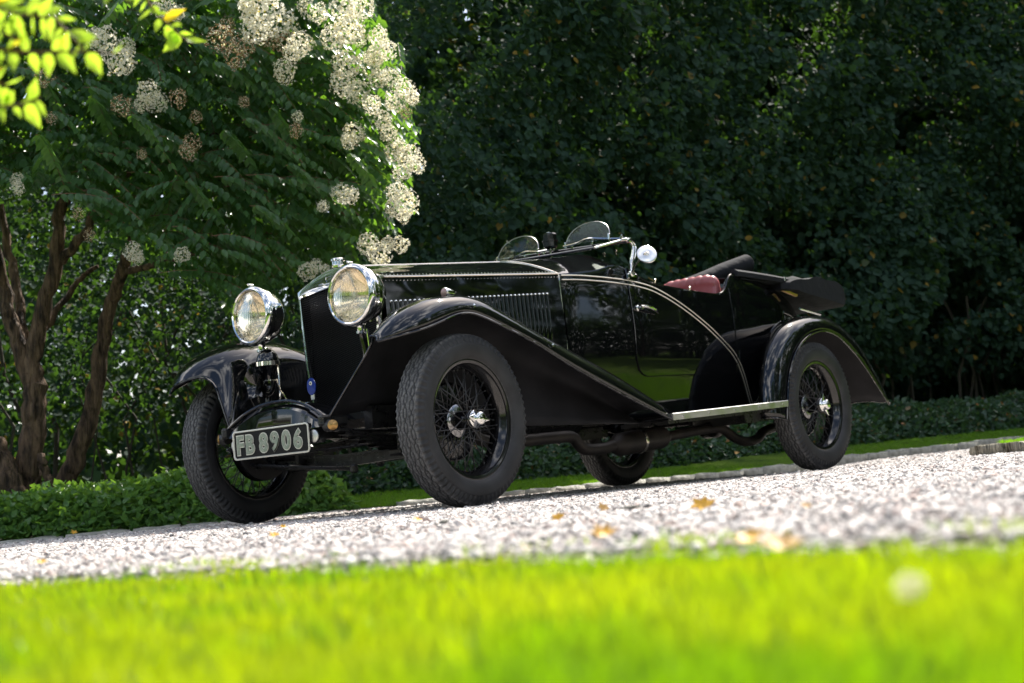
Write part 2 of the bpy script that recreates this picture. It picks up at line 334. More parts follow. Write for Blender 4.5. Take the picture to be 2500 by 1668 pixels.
def scatter(name, variants, mats, pts, rot, scl, vid, parent=None):
    """one object: base shapes + loose points, instanced on those points by geometry nodes"""
    V = []; F = []; kind = []; mi = []
    for i, (v, f) in enumerate(variants):
        k = len(V); V += [tuple(map(float, q)) for q in v]; F += [tuple(int(a)+k for a in q) for q in f]; kind += [i+1]*len(v); mi += [min(i, len(mats)-1)]*len(f)
    nb = len(V); me = bpy.data.meshes.new(name); me.from_pydata(V+[tuple(p) for p in pts.tolist()], [], F)
    for q in mats: me.materials.append(q)
    me.polygons.foreach_set('material_index', mi)
    nv = nb+len(pts)
    a = me.attributes.new('kindid', 'INT', 'POINT'); a.data.foreach_set('value', np.concatenate([np.array(kind), np.zeros(len(pts))]).astype(np.int32))
    a = me.attributes.new('vid', 'INT', 'POINT'); a.data.foreach_set('value', np.concatenate([np.zeros(nb), vid]).astype(np.int32))
    for nm, arr in (('rotv', rot), ('sclv', scl)):
        a = me.attributes.new(nm, 'FLOAT_VECTOR', 'POINT'); a.data.foreach_set('vector', np.concatenate([np.zeros((nb, 3)), arr]).astype(np.float32).ravel())
    o = link(bpy.data.objects.new(name, me), parent)
    g = bpy.data.node_groups.new(name+'_nodes', 'GeometryNodeTree')
    g.interface.new_socket('Geometry', in_out='INPUT', socket_type='NodeSocketGeometry'); g.interface.new_socket('Geometry', in_out='OUTPUT', socket_type='NodeSocketGeometry')
    N, Lk = g.nodes, g.links; gi = N.new('NodeGroupInput'); go = N.new('NodeGroupOutput')
    def attr(nm, t):
        q = N.new('GeometryNodeInputNamedAttribute'); q.data_type = t; q.inputs['Name'].default_value = nm; return q.outputs['Attribute']
    kid = attr('kindid', 'INT')
    def sepr(val):
        c = N.new('FunctionNodeCompare'); c.data_type = 'INT'; c.operation = 'EQUAL'; Lk.new(kid, c.inputs[2]); c.inputs[3].default_value = val
        s = N.new('GeometryNodeSeparateGeometry'); s.domain = 'POINT'; Lk.new(gi.outputs[0], s.inputs[0]); Lk.new(c.outputs[0], s.inputs[1]); return s.outputs[0]
    j = N.new('GeometryNodeJoinGeometry')
    for i in range(len(variants)):
        q = N.new('GeometryNodeGeometryToInstance'); Lk.new(sepr(i+1), q.inputs[0]); Lk.new(q.outputs[0], j.inputs[0])
    ip = N.new('GeometryNodeInstanceOnPoints'); Lk.new(sepr(0), ip.inputs['Points']); Lk.new(j.outputs[0], ip.inputs['Instance'])
    ip.inputs['Pick Instance'].default_value = True; Lk.new(attr('vid', 'INT'), ip.inputs['Instance Index'])
    er = N.new('FunctionNodeEulerToRotation'); Lk.new(attr('rotv', 'FLOAT_VECTOR'), er.inputs[0]); Lk.new(er.outputs[0], ip.inputs['Rotation'])
    Lk.new(attr('sclv', 'FLOAT_VECTOR'), ip.inputs['Scale']); Lk.new(ip.outputs[0], go.inputs[0])
    md = o.modifiers.new('scatter', 'NODES'); md.node_group = g
    return o
def fbm(x, y, s=1.0, seed=0):
    v = 0
    for k, (f, a) in enumerate(((1, .5), (2.1, .28), (4.3, .15), (8.7, .07))):
        v = v + a*(np.sin(x*f*s*1.3+seed+k*1.7+1.3*np.sin(y*f*s*.9+k))+np.sin(y*f*s*1.1+seed*2+k*2.3+1.2*np.sin(x*f*s*.8+seed)))*.5
    return v
# ------------------------------------------------------------------ ground
KERB = np.array([(-14, 7.4), (-8, 8.2), (-5, 8.6), (-3, 8.85), (-2, 9.05), (-1, 9.4), (0, 10.05), (.9, 11.0), (2.1, 12.0), (2.95, 12.75), (4.0, 13.5), (5.3, 14.4), (7.5, 15.9), (11, 18.4), (20, 25)], float)
KERB = catmull(KERB, 6)
def kdist(a, d):       # signed distance: positive beyond the kerb
    a = np.atleast_1d(a).astype(float); d = np.atleast_1d(d).astype(float)
    best = np.full(a.shape, 1e9); sg = np.zeros(a.shape)
    for i in range(len(KERB)-1):
        p, q = KERB[i], KERB[i+1]; v = q-p; L2 = v @ v
        t = np.clip(((a-p[0])*v[0]+(d-p[1])*v[1])/L2, 0, 1); dx = a-p[0]-t*v[0]; dy = d-p[1]-t*v[1]; dd = np.hypot(dx, dy)
        m_ = dd < best; best = np.where(m_, dd, best); sg = np.where(m_, np.sign(v[0]*dy-v[1]*dx), sg)
    return best*sg
def gk(a): return np.interp(a, [.5, 1.2, 2.1, 2.75, 4.7, 8], [-.035, -.042, -.040, -.004, .030, .04])
def gz(a, d):
    k = kdist(a, d); w_ = np.interp(np.atleast_1d(a), [.7, 1.6, 3.5], [.42, 2.2, 4.5]); t = np.clip((w_+k)/(w_-.05), 0, 1); t = t*t*(3-2*t)
    return gk(np.atleast_1d(a))*t+.004*fbm(np.atleast_1d(a), np.atleast_1d(d), 1.2, 3)*np.clip(1-t, 0, 1)
def lawn_edge(a): return np.interp(a, [-8, -3, -1, 0, .5, 1.5, 4, 8], [9, 4.6, 2.95, 2.12, 1.6, .9, -.6, -3])
def sheet(name, m, a, d, z, kind='structure'):
    A, D = np.meshgrid(a, d); Z = z(A.ravel(), D.ravel()); V = Wa(A.ravel(), D.ravel(), Z)
    na, nd = len(a), len(d); I = np.arange(na*nd).reshape(nd, na)
    F = np.stack([I[:-1, :-1], I[:-1, 1:], I[1:, 1:], I[1:, :-1]], -1).reshape(-1, 4)
    o = big_mesh(name, V, F, m, smooth=True); o['kind'] = kind; return o
sheet('ground', M_soil, np.concatenate([np.linspace(-300, -20, 8), np.linspace(-16, 16, 9), np.linspace(20, 300, 8)]), np.concatenate([np.linspace(-300, -10, 8), np.linspace(-6, 30, 10), np.linspace(40, 300, 7)]), lambda a, d: a*0-.12)
sheet('driveway', M_drive, np.linspace(-14, 22, 240), np.linspace(-3, 31, 240), lambda a, d: gz(a, d)-np.where(kdist(a, d) > .02, .06, 0)-.006-.09*np.clip((lawn_edge(a)-.03-d)/.12, 0, 1))
# bed behind the kerb: soil
def strip(name, m, off0, off1, z, i0=0, i1=None, nw=5):
    K = KERB[i0:i1]; T = np.gradient(K, axis=0); T /= np.linalg.norm(T, axis=1)[:, None]; Nn = np.stack([-T[:, 1], T[:, 0]], 1)
    G = []
    for o_ in np.linspace(off0, off1, nw):
        q = K+Nn*o_; G.append(Wa(q[:, 0], q[:, 1], np.full(len(q), z)))
    mb = MB().grid(G); o = mb.build(name, m); o['kind'] = 'structure'; return o
strip('soil_bed', M_soil, .05, 14, -.005)
K_ = KERB[30:]; T_ = np.gradient(K_, axis=0); T_ /= np.linalg.norm(T_, axis=1)[:, None]; N__ = np.stack([-T_[:, 1], T_[:, 0]], 1)
o = MB().grid([Wa(*(K_+N__*o_).T, gk(K_[:, 0]+.7*o_)+.047+.10*max(0, o_-.06)/.85) for o_ in (.06, .3, .6, .9, 1.6)]).build('lawn_strip', M_lawn); o['kind'] = 'structure'
# near lawn (camera stands in it) and the big lawn behind
def lawnz(a, d): return -.066+0*a+.006*fbm(a, d, 1.5, 9)
A_ = np.linspace(-9, 9, 60); V = []; rows = []
G = []
for t in np.linspace(0, 1, 24):
    e = lawn_edge(A_); d_ = -3.2+(e+3.2)*t; G.append(Wa(A_, d_, lawnz(A_, d_)+.02))
o = MB().grid(G).build('lawn', M_lawn); o['kind'] = 'structure'
sheet('back_lawn', M_lawn, np.linspace(-70, 70, 20), np.linspace(-70, -3.1, 16), lambda a, d: a*0-.03)

# kerb stones
kerb = bpy.data.objects.new('kerb', None); COL.objects.link(kerb); kerb['kind'] = 'structure'
def rough_block(L, D, H, seed, nx=6, ny=3, nz=3, amp=.006):
    r_ = np.random.default_rng(seed); import bmesh
    bm = bmesh.new(); bmesh.ops.create_cube(bm, size=1); bmesh.ops.subdivide_edges(bm, edges=bm.edges[:], cuts=3, use_grid_fill=True)
    V = np.array([v.co[:] for v in bm.verts]); 
    e = np.sum(np.abs(V) > .49, axis=1)
    V *= np.where(e >= 2, .965, 1)[:, None]; V = V*np.array([L, D, H]); V += r_.normal(0, amp, V.shape)
    F = [tuple(v.index for v in f.verts) for f in bm.faces]; bm.free(); return V, F
KL = [.22, .26, .30, .34, .38, .28]
kst = [mesh('stone', *rough_block(KL[i]-.008, .11, .13, 40+i, amp=.0035), M_stone, True) for i in range(6)]
seg = np.diff(KERB, axis=0); sl_ = np.hypot(seg[:, 0], seg[:, 1]); cum = np.concatenate([[0], np.cumsum(sl_)])
s_ = 2.0
while s_ < cum[-1]-8:
    ki = rnd.randrange(6); L = KL[ki]; c = s_+L/2; a = float(np.interp(c, cum, KERB[:, 0])); d = float(np.interp(c, cum, KERB[:, 1]))
    a2 = float(np.interp(c+.05, cum, KERB[:, 0])); d2 = float(np.interp(c+.05, cum, KERB[:, 1])); t = W(a2, d2)-W(a, d)
    ang = math.atan2(t[1], t[0]); p = W(a, d, float(gk(a))+rnd.uniform(-.004, .006)-(.022 if a < -.7 else 0))
    obm('stone', kst[ki], kerb, Matrix.Translation(Vector(p)) @ Matrix.Rotation(ang+rnd.uniform(-.02, .02), 4, 'Z') @ Matrix.Rotation(rnd.uniform(-.02, .02), 4, 'X'))
    s_ += L
# nearer kerb corner at the right edge
kt = thing('stone_edging', 'sunlit weathered stone edging of a grass island, at the right edge of the gravel', 'stone edging', W(2.7, 9.0, 0))
x0 = 2.71; kst2 = [mesh('stone', *rough_block(1, .14, .12, 60+i, amp=.007), M_stone2, True) for i in range(3)]
ca, cd_ = 2.70, 9.12
for i, L in enumerate((.19, .22, .27, .22, .30, .26, .3, .28)):
    da, dd_ = .80, -.60; p = W(ca+da*L/2, cd_+dd_*L/2, -.004+.003*(i % 3)) - np.array(kt.location); ca += da*L; cd_ += dd_*L; t = W(da, dd_)-W(0, 0)
    obm('stone', kst2[i % 3], kt, Matrix.Translation(Vector(p)) @ Matrix.Rotation(math.atan2(t[1], t[0])+.02*(i % 2), 4, 'Z') @ Matrix.Diagonal((L-.008, 1, 1, 1)))
for i, L in enumerate((.24, .30, .26)):
    p = W(2.82+.27*i, 9.30+.22*i, -.002) - np.array(kt.location); t = W(.75, .62)-W(0, 0)
    obm('stone', kst2[(i+1) % 3], kt, Matrix.Translation(Vector(p)) @ Matrix.Rotation(math.atan2(t[1], t[0]), 4, 'Z') @ Matrix.Diagonal((L-.008, 1, 1, 1)))
V = [W(2.80, 9.20, .045), W(3.8, 8.40, .055), W(6, 6.9, .05), W(12, 5.4, .05), W(30, 4, .05), W(30, 26, .05), W(14, 20.5, .05), W(8, 15.6, .04), W(4.6, 12.2, .03), W(3.0, 10.2, .03)]
o = obj('island_lawn', V, [tuple(range(10))], M_lawn); o['kind'] = 'structure'

sheet('right_lawn', M_lawn, np.linspace(5, 70, 12), np.linspace(-12, 6.5, 12), lambda a, d: a*0+.02)
sheet('left_lawn', M_lawn, np.linspace(-60, -5.5, 12), np.linspace(-12, 5.5, 12), lambda a, d: a*0+.02)
# gravel
def pebble(seed):
    import bmesh; bm = bmesh.new(); bmesh.ops.create_icosphere(bm, subdivisions=1, radius=.5); r_ = np.random.default_rng(seed)
    V = np.array([v.co[:] for v in bm.verts]); V *= (1+r_.uniform(-.28, .22, (len(V), 1))); V *= np.array([1.15, .85, .62])
    F = [tuple(v.index for v in f.verts) for f in bm.faces]; bm.free(); return V, F
NG = 430000
d_ = np.sqrt(rng.uniform(.3**2, 17**2, NG*2)); keepw = rng.uniform(size=NG*2) < np.clip(8.5/d_, 0.16, 1)**1.2; d_ = d_[keepw]
a_ = rng.uniform(-1, 1, len(d_))*(.44*d_+1.3); 
ok = (kdist(a_, d_) < -.03) & (d_ > lawn_edge(a_)-.05+rng.normal(0, .05, len(d_))); a_, d_ = a_[ok], d_[ok]
sz = rng.gamma(6, .00145, len(a_))+.0032; sz = np.clip(sz, .006, .034)*np.where(rng.uniform(size=len(a_)) < .015, 1.6, 1)*np.clip(d_/8, 1, 1.6)
zz = gz(a_, d_)-.002+sz*.15*rng.uniform(0, 1, len(a_))
o = scatter('gravel', [pebble(i) for i in range(6)], [M_peb], Wa(a_, d_, zz), np.stack([rng.normal(0, .35, len(a_)), rng.normal(0, .35, len(a_)), rng.uniform(0, 6.3, len(a_))], 1), sz[:, None]*rng.uniform(.75, 1.3, (len(a_), 3)), rng.integers(0, 6, len(a_)))
tag(o, 'pale crushed stone gravel of the driveway', 'gravel', kind='stuff')

# grass
def tuft(seed, n=12, h=.05, w=.0035, lean=.5):
    r_ = np.random.default_rng(seed); V = []; F = []
    for i in range(n):
        an = r_.uniform(0, 6.28); rr = r_.uniform(0, .022); b0 = np.array([rr*math.cos(an), rr*math.sin(an), -.004]); hh = h*r_.uniform(.55, 1.1); la = r_.uniform(0, 6.28); le = r_.uniform(.1, lean)
        dr = np.array([math.cos(la), math.sin(la), 0]); sd = np.array([-dr[1], dr[0], 0])*w/2; tw = r_.uniform(-1, 1); sd = sd*math.cos(tw)+dr*w/2*math.sin(tw); k = len(V)
        for t, ww in ((0, 1), (.5, .9), (1, .1)):
            p = b0+np.array([0, 0, hh*t*(1-.3*le*t)])+dr*hh*le*t*t; V += [p-sd*ww, p+sd*ww]
        F += [(k, k+1, k+3, k+2), (k+2, k+3, k+5, k+4)]
    return np.array(V), F
def scatter_grass(name, a_, d_, z_, h=.05, w=.0035, n=12, s=(.75, 1.25), m=None):
    k = len(a_); sc = rng.uniform(*s, k)
    return scatter(name, [tuft(10+i, n, h, w) for i in range(6)], [m or M_grass], Wa(a_, d_, z_), np.stack([rng.normal(0, .12, k), rng.normal(0, .12, k), rng.uniform(0, 6.3, k)], 1), np.stack([sc, sc, sc*rng.uniform(.8, 1.15, k)], 1), rng.integers(0, 6, k))
NGR = 46000
d_ = rng.uniform(.12, 4.5, NGR); a_ = rng.uniform(-1, 1, NGR)*(.42*d_+.55); ok = d_ < lawn_edge(a_)+rng.normal(0, .03, NGR); a_, d_ = a_[ok], d_[ok]
o = scatter_grass('grass', a_, d_, lawnz(a_, d_)+.022, .044, .0034, 12)
tag(o, 'bright green blurred lawn grass close to the camera', 'grass', kind='stuff')
# sparse grass creeping into the gravel edge
a_ = rng.uniform(-1.6, 1.6, 1500); d_ = lawn_edge(a_)+np.abs(rng.normal(0, .10, 1500)); cl = fbm(a_*4, d_*4, 1, 5) > -.05
a_, d_ = a_[cl], d_[cl]; o = scatter_grass('creeping_grass', a_, d_, gz(a_, d_)-.008, .030, .0028, 6, (.4, 1.0)); tag(o, 'thin grass growing into the gravel edge', 'grass', kind='stuff')
# lawn strip blades
NS = 26000; ii = rng.uniform(0, 1, NS); s__ = np.interp(6.8, KERB[:, 0], cum)*0+ii*(cum[-1]*.80-10.5)+10.5
ka = np.interp(s__, cum, KERB[:, 0]); kd = np.interp(s__, cum, KERB[:, 1]); ka2 = np.interp(s__+.1, cum, KERB[:, 0]); kd2 = np.interp(s__+.1, cum, KERB[:, 1])
tx_, ty_ = ka2-ka, kd2-kd; tl = np.hypot(tx_, ty_); of = rng.uniform(.06, .9, NS); a_ = ka-ty_/tl*of; d_ = kd+tx_/tl*of; ok = a_ > -1.15; a_, d_ = a_[ok], d_[ok]
M_grass2 = leafmat('lawn_strip_blade', (.085, .20, .015), (.15, .30, .025), (.30, .58, .02), .5, .45, island=False)
o = scatter_grass('lawn_strip_grass', a_, d_, .041+gk(a_+.7*of[ok])+.118*(of[ok]-.06), .030, .004, 9, m=M_grass2); tag(o, 'short mown grass strip between the kerb and the low hedge', 'grass', kind='stuff')
a_ = rng.uniform(2.9, 5.6, 5000); d_ = 9.13-(a_-2.7)*.72+rng.uniform(.12, 1.6, 5000)*np.clip((a_-2.8)*1.2, .25, 1.4); o = scatter_grass('island_grass', a_, d_, a_*0+.05, .035, .004, 9, m=M_grass2); tag(o, 'short grass on the stone-edged island', 'grass', kind='stuff')

# ------------------------------------------------------------------ the car
car = thing('vintage_car', 'black open vintage touring car with chrome radiator, wire wheels and number plate FB 8906', 'car')
def B(mb, name, m, parent=None, smooth=True): return mb.build(name, m, parent or car, smooth)
# --- radiator
shell = MB()
def rad_half(y):        # top of the shell over y
    t = min(1, abs(y)/.272); return 1.168-.080*t**1.6
ys = np.linspace(-.272, .272, 25)
out = [(-.222, .50), (-.252, .72), (-.272, 1.06)]+[(y, rad_half(y)) for y in ys]+[(.272, 1.06), (.252, .72), (.222, .50)]
inn = [(-.206, .50), (-.236, .72), (-.255, 1.04)]+[(y*.925, 1.055+.030*(1-abs(y)/.272)) for y in ys]+[(.255, 1.04), (.236, .72), (.206, .50)]
G = []
for x_, ring in ((.030, [(y, z) for y, z in out]), (.005, out), (-.007, [(y*.985, z-.005) for y, z in out]), (-.010, [(y*.3+yi*.7, z*.3+zi*.7) for (y, z), (yi, zi) in zip(out, inn)]), (-.006, inn), (.020, inn)):
    G.append([(x_, y, z) for y, z in ring])
shell.grid(G); B(shell, 'radiator_shell', M_chrome)
core = MB(); core.box((.030, 0, .78), (.012, .44, .54)); rc = B(core, 'radiator_core', M_dark, smooth=False)
# honeycomb as thin cells: vertical slats with staggered cross pieces, joined
hc = MB(); nz_ = 62; ny_ = 44
def hwz(z): return float(np.interp(z, [.5, .72, 1.05], [.207, .237, .256]))
for k in range(nz_):
    z = .505+.57*k/nz_; hw = hwz(z)
    for i in range(ny_):
        y = hw*(-1+2*(i+.5)/ny_); h = hw/ny_; zz = z+(.57/nz_/2 if i % 2 else 0)
        if zz > 1.052+.03*(1-abs(y)/.272): continue
        hc.add([(.012, y-h, zz), (.004, y, zz+.003), (.012, y+h, zz), (.024, y+h, zz-.001), (.024, y-h, zz-.001)], [(0, 1, 2, 3, 4)])
        hc.add([(.004, y-.0011, zz-.005), (.004, y+.0011, zz-.005), (.004, y+.0011, zz+.005), (.004, y-.0011, zz+.005)], [(0, 1, 2, 3)])
o = hc.build('honeycomb', M_core, rc, smooth=False); o['kind'] = 'stuff'
cp = MB(); cp.lathe([(0, 0), (0, .034), (.010, .036), (.014, .030), (.030, .029), (.033, .035), (.041, .035), (.045, .030), (.046, 0)], (.016, 0, 1.164), (0, 0, 1), 32); B(cp, 'radiator_cap', M_chrome)
bd = MB(); G = []
fr = [(-.052, -.012), (-.060, 0), (-.052, .014), (.052, .014), (.060, 0), (.052, -.012)]
for k, (s1, xx) in enumerate(((1.0, -.0085), (1.0, -.013), (.9, -.013), (.88, -.010))): G.append([(xx, y*s1+.012, 1.115+z*s1) for y, z in fr])
bd.grid(G, close_v=True); B(bd, 'radiator_badge', M_chrome, smooth=False)

# --- bonnet
def bonnet_sec(t):
    x = .030+(1.195-.030)*t; yh = .272+(.383-.272)*t; zh = 1.080+(1.132-1.080)*t; zc = 1.170+(1.252-1.170)*t
    zb = .60; yb = .272+(.40-.272)*t
    return x, yh, zh, zc, yb, zb
def top_pt(t, s):
    x, yh, zh, zc, yb, zb = bonnet_sec(t); a = abs(s)
    return (x, s*yh, zh+(zc-zh)*(1-a**1.35)+.006*math.sin(math.pi*min(1, a)))
for sg in (-1, 1):
    G = [[top_pt(t, sg*s) for s in np.linspace(.004, 1, 14)] for t in np.linspace(0, 1, 22)]
    o = B(MB().grid(G), 'bonnet_top_panel', M_paint)
    G = []
    for t in np.linspace(0, 1, 22):
        x, yh, zh, zc, yb, zb = bonnet_sec(t); row = []
        for q in np.linspace(0, 1, 10):
            row.append((x, sg*(yh+.003+(yb-yh)*q+.012*math.sin(math.pi*q)*.6), zh-.006+(zb-zh)*q))
        G.append(row)
    side = B(MB().grid(G), 'bonnet_side_panel', M_paint)
    hg = MB(); pts = [(lambda b_: (b_[0], sg*(b_[1]+.004), b_[2]+.001))(bonnet_sec(t)) for t in np.linspace(0, 1, 30)]; hg.tube(pts, .0055, 8); B(hg, 'bonnet_hinge', M_nickel)
    rv = MB()
    for row_, dz, dy in ((0, -.017, .006), (1, .013, -.010)):
        for i in range(52):
            b_ = bonnet_sec((i+.5)/52); c = np.array([b_[0], sg*(b_[1]+dy), b_[2]+dz])
            rv.lathe([(-.002, .0036), (.001, .003), (.0028, .0012)], c, (0, sg, .25 if row_ == 0 else 1.5), 6)
    o = rv.build('rivet_row', M_chrome, side); o['kind'] = 'stuff'
    # louvres
    lm = MB(); prof = []; 
    for zz_ in np.linspace(0, 1, 7):
        hgt = .0095 if zz_ < .93 else .0; prof.append([(-.0085+.017*k/6, 0 if k in (0, 6) else hgt*math.sin(math.pi*k/6), -zz_) for k in range(7)])
    prof = [[(x, 0 if z > -1e-6 and False else y, z) for x, y, z in r_] for r_ in prof]
    dome = MB().grid([[(x*1.0, y, z) for x, y, z in r_] for r_ in prof]); lme = mesh('louvre', dome.V, dome.F, M_paint, True)
    dm = MB(); dm.lathe([(-.003, .0075), (.003, .0068), (.007, .0042), (.0085, 0)], (0, 0, 0), (0, 1, 0), 10); dme = mesh('louvre_cap', dm.V, dm.F, M_chrome, True)
    for i in range(37):
        x = .06+i*1.03/36; t = (x-.038)/1.157; b_ = bonnet_sec(max(0, min(1, t))); zt = .962+.058*i/36
        if t < 0: continue
        q = (b_[2]-zt)/(b_[2]-b_[5]); y = (b_[1]+.003+(b_[4]-b_[1])*q+.0072*math.sin(math.pi*q))
        R_ = Matrix.Diagonal((1, sg, .235, 1))
        sh = Matrix.Rotation(math.atan2(b_[4]-b_[1]+.004, b_[2]-b_[5])*sg, 4, 'X')
        obm('louvre', lme, side, Matrix.Translation((x, sg*y, zt)) @ sh @ R_)
        obm('louvre_cap', dme, side, Matrix.Translation((x, sg*(y+.001), zt+.004)) @ Matrix.Diagonal((1, sg, 1, 1)))
ch = MB(); ch.tube([top_pt(t, 0) if False else (bonnet_sec(t)[0], 0, bonnet_sec(t)[3]+.002) for t in np.linspace(0, 1, 10)], .006, 8); B(ch, 'centre_hinge', M_nickel)
# bonnet rear edge trim strip
tr = MB(); pts = [top_pt(1, s) for s in np.linspace(-1, 1, 31)]; x, yh, zh, zc, yb, zb = bonnet_sec(1)
side_l = [(x, -(yh+.005+(yb-yh)*q), zh+(zb-zh)*q) for q in np.linspace(1, .02, 12)]
pts = side_l+[(p[0]+.004, p[1], p[2]+.002) for p in pts]+[(p[0], -p[1], p[2]) for p in side_l[::-1]]
tr.tube(pts, .0045, 6); B(tr, 'bonnet_edge_trim', M_nickel)

M_swage = mat('swage_trim', (.66, .62, .54), .28, .55)
# --- body
XW = [1.2, 1.45, 1.7, 2.2, 2.7, 3.2, 3.5, 3.7, 3.86, 3.92]; WW = [.400, .455, .500, .530, .530, .500, .44, .36, .22, .05]
def bw(x): return float(np.interp(x, XW, WW))
ZW = [.36, .40, .55, .65, .75, .85, 1.0, 1.10, 1.18]; SW = [.905, .917, .952, .980, .996, 1.0, .985, .965, .94]
def bs(z): return float(np.interp(z, ZW, SW))
_xs = np.linspace(1.2, 3.92, 273); _w = np.array([bw(x) for x in _xs]); ker = np.ones(25)/25; _w2 = np.convolve(np.pad(_w, 12, mode='edge'), ker, 'valid')
def Y(x, z): return float(np.interp(x, _xs, _w2))*bs(z)
ZT = [(1.2, 1.132), (1.45, 1.155), (1.58, 1.185), (1.68, 1.175), (1.76, 1.130), (1.90, 1.090), (2.12, 1.066), (2.40, 1.050), (2.53, 1.052), (2.60, 1.085), (2.65, 1.140), (2.72, 1.178), (2.9, 1.172), (3.2, 1.12), (3.5, 1.03), (3.7, .93), (3.85, .80), (3.92, .70)]
ZTc = catmull(ZT, 6)
def ztop(x): return float(np.interp(x, ZTc[:, 0], ZTc[:, 1]))
def cen(x): return float(np.interp(x, [1.2, 1.45, 1.62, 1.76], [1.252, 1.280, 1.290, 1.272])) if x < 1.8 else ztop(x)+.04
G = []; xs = np.concatenate([np.linspace(1.2, 1.775, 24), [1.78], np.linspace(1.80, 2.95, 50), [2.955], np.linspace(2.97, 3.92, 36)])
for x in xs:
    zt = ztop(x); row = []
    for q in np.linspace(0, 1, 12):
        z = .385+(zt-.02-.385)*q; row.append((x, Y(x, z), z))
    ys_ = Y(x, zt-.02); openc = 1.778 < x < 2.953
    if not openc:
        zc = cen(x)
        for q in np.linspace(0, 1, 12)[0:]:
            yy = (ys_-.008)*(1-q); hump = .022*math.exp(-((yy-.25)/.12)**2)*max(0, min(1, (x-1.3)/.3)) if x < 1.8 else 0
            row.append((x, yy, zt+(zc-zt)*math.sin(q*math.pi/2)**.9+hump))
    else:
        row += [(x, ys_-.006, zt), (x, ys_-.020, zt+.004), (x, ys_-.038, zt-.002), (x, ys_-.042, zt-.03)]
        row += [(x, ys_-.044-.01*k, zt-.03-(zt-.63)*k/4) for k in range(1, 5)]+[(x, (ys_-.09)*(1-k/4), .58) for k in range(1, 5)]
    G.append(row)
full = [r_+[(x, -y, z) for x, y, z in r_[::-1]][0:] for r_ in G]
B(MB().grid(full), 'body', M_paint)
def on_side(pts, off): return [(x, -(Y(x, z)+off), z) for x, z in pts]
swp = catmull([(1.208, 1.112), (1.318, 1.114), (1.430, 1.110), (1.576, 1.101), (1.736, 1.085), (1.896, 1.054), (2.093, .978), (2.307, .872), (2.493, .765), (2.600, .690), (2.690, .585), (2.757, .470), (2.80, .400)], 6)
for sg in (1, -1):
    for dz in (.0115, -.0115):
        mb = MB(); T = np.gradient(swp, axis=0); T /= np.linalg.norm(T, axis=1)[:, None]; Nn = np.stack([-T[:, 1], T[:, 0]], 1); pp = swp+Nn*dz
        mb.tube([(x, sg*y, z) for x, y, z in on_side(pp, .004)], .0034, 6); B(mb, 'swage_moulding', M_swage)
    # door: a panel standing 3 mm proud with its own rounded front lower corner
    xs_ = np.linspace(0, 1, 40); G = []
    for u in xs_:
        x = 1.672+(2.615-1.672)*u; zb = .585+.016*u; r_ = .10
        if x-1.672 < r_: zb += r_-math.sqrt(max(0, r_*r_-(r_-(x-1.672))**2))
        zt = ztop(x)-.004; G.append([(x, sg*(Y(x, zb+(zt-zb)*q)+.0035), zb+(zt-zb)*q) for q in np.linspace(0, 1, 16)])
    o = B(MB().grid(G, flip=(sg > 0)), 'door', M_paint); door = o
    ed = [g[0] for g in G]; frt = [g for g in G[0][::-1]]; rr_ = [g for g in G[-1]]
    mb = MB(); mb.tube([(x, y+sg*.0015, z) for x, y, z in frt+ed+rr_], .0026, 5); mb.build('door_gap', M_rim, door)
    h = MB(); c = np.array([1.745, sg*(Y(1.745, .95)+.02), .952]); y_ = c[1]
    h.lathe([(0, .017), (.006, .016), (.010, .010), (.028, .008), (.030, .013), (.036, .012), (.038, 0)], (1.712, sg*(Y(1.72, .95)+.002), .953), (0, sg, 0), 16)
    h.tube([(1.700, y_+sg*.016, .957), (1.735, y_+sg*.022, .957), (1.78, y_+sg*.024, .952), (1.83, y_+sg*.018, .940), (1.868, y_+sg*.006, .926)], [.006, .008, .0095, .008, .003], 10)
    h.build('handle', M_chrome, door)
    for zc in (.95, .70):
        hh = MB()
        for k in range(5): hh.tube([(2.640, sg*(Y(2.64, zc)+.006), zc-.030+.012*k), (2.640, sg*(Y(2.64, zc)+.006), zc-.020+.012*k)], .0075, 8)
        hh.build('door_hinge', M_rim, door)
    # rounded cockpit rim
    mb = MB(); mb.tube([(x, sg*(Y(x, ztop(x)-.02)-.016), ztop(x)+.002) for x in np.linspace(1.70, 2.95, 50)], .011, 8); B(mb, 'cockpit_rim', M_paint)
    st = MB()
    for x in (1.90, 2.21): st.lathe([(0, .006), (.012, .005), (.016, .008), (.020, .006), (.022, 0)], (x, sg*(Y(x, 1.05)-.004), ztop(x)+.008), (0, sg*.4, 1), 10)
    B(st, 'tonneau_stud', M_nickel)
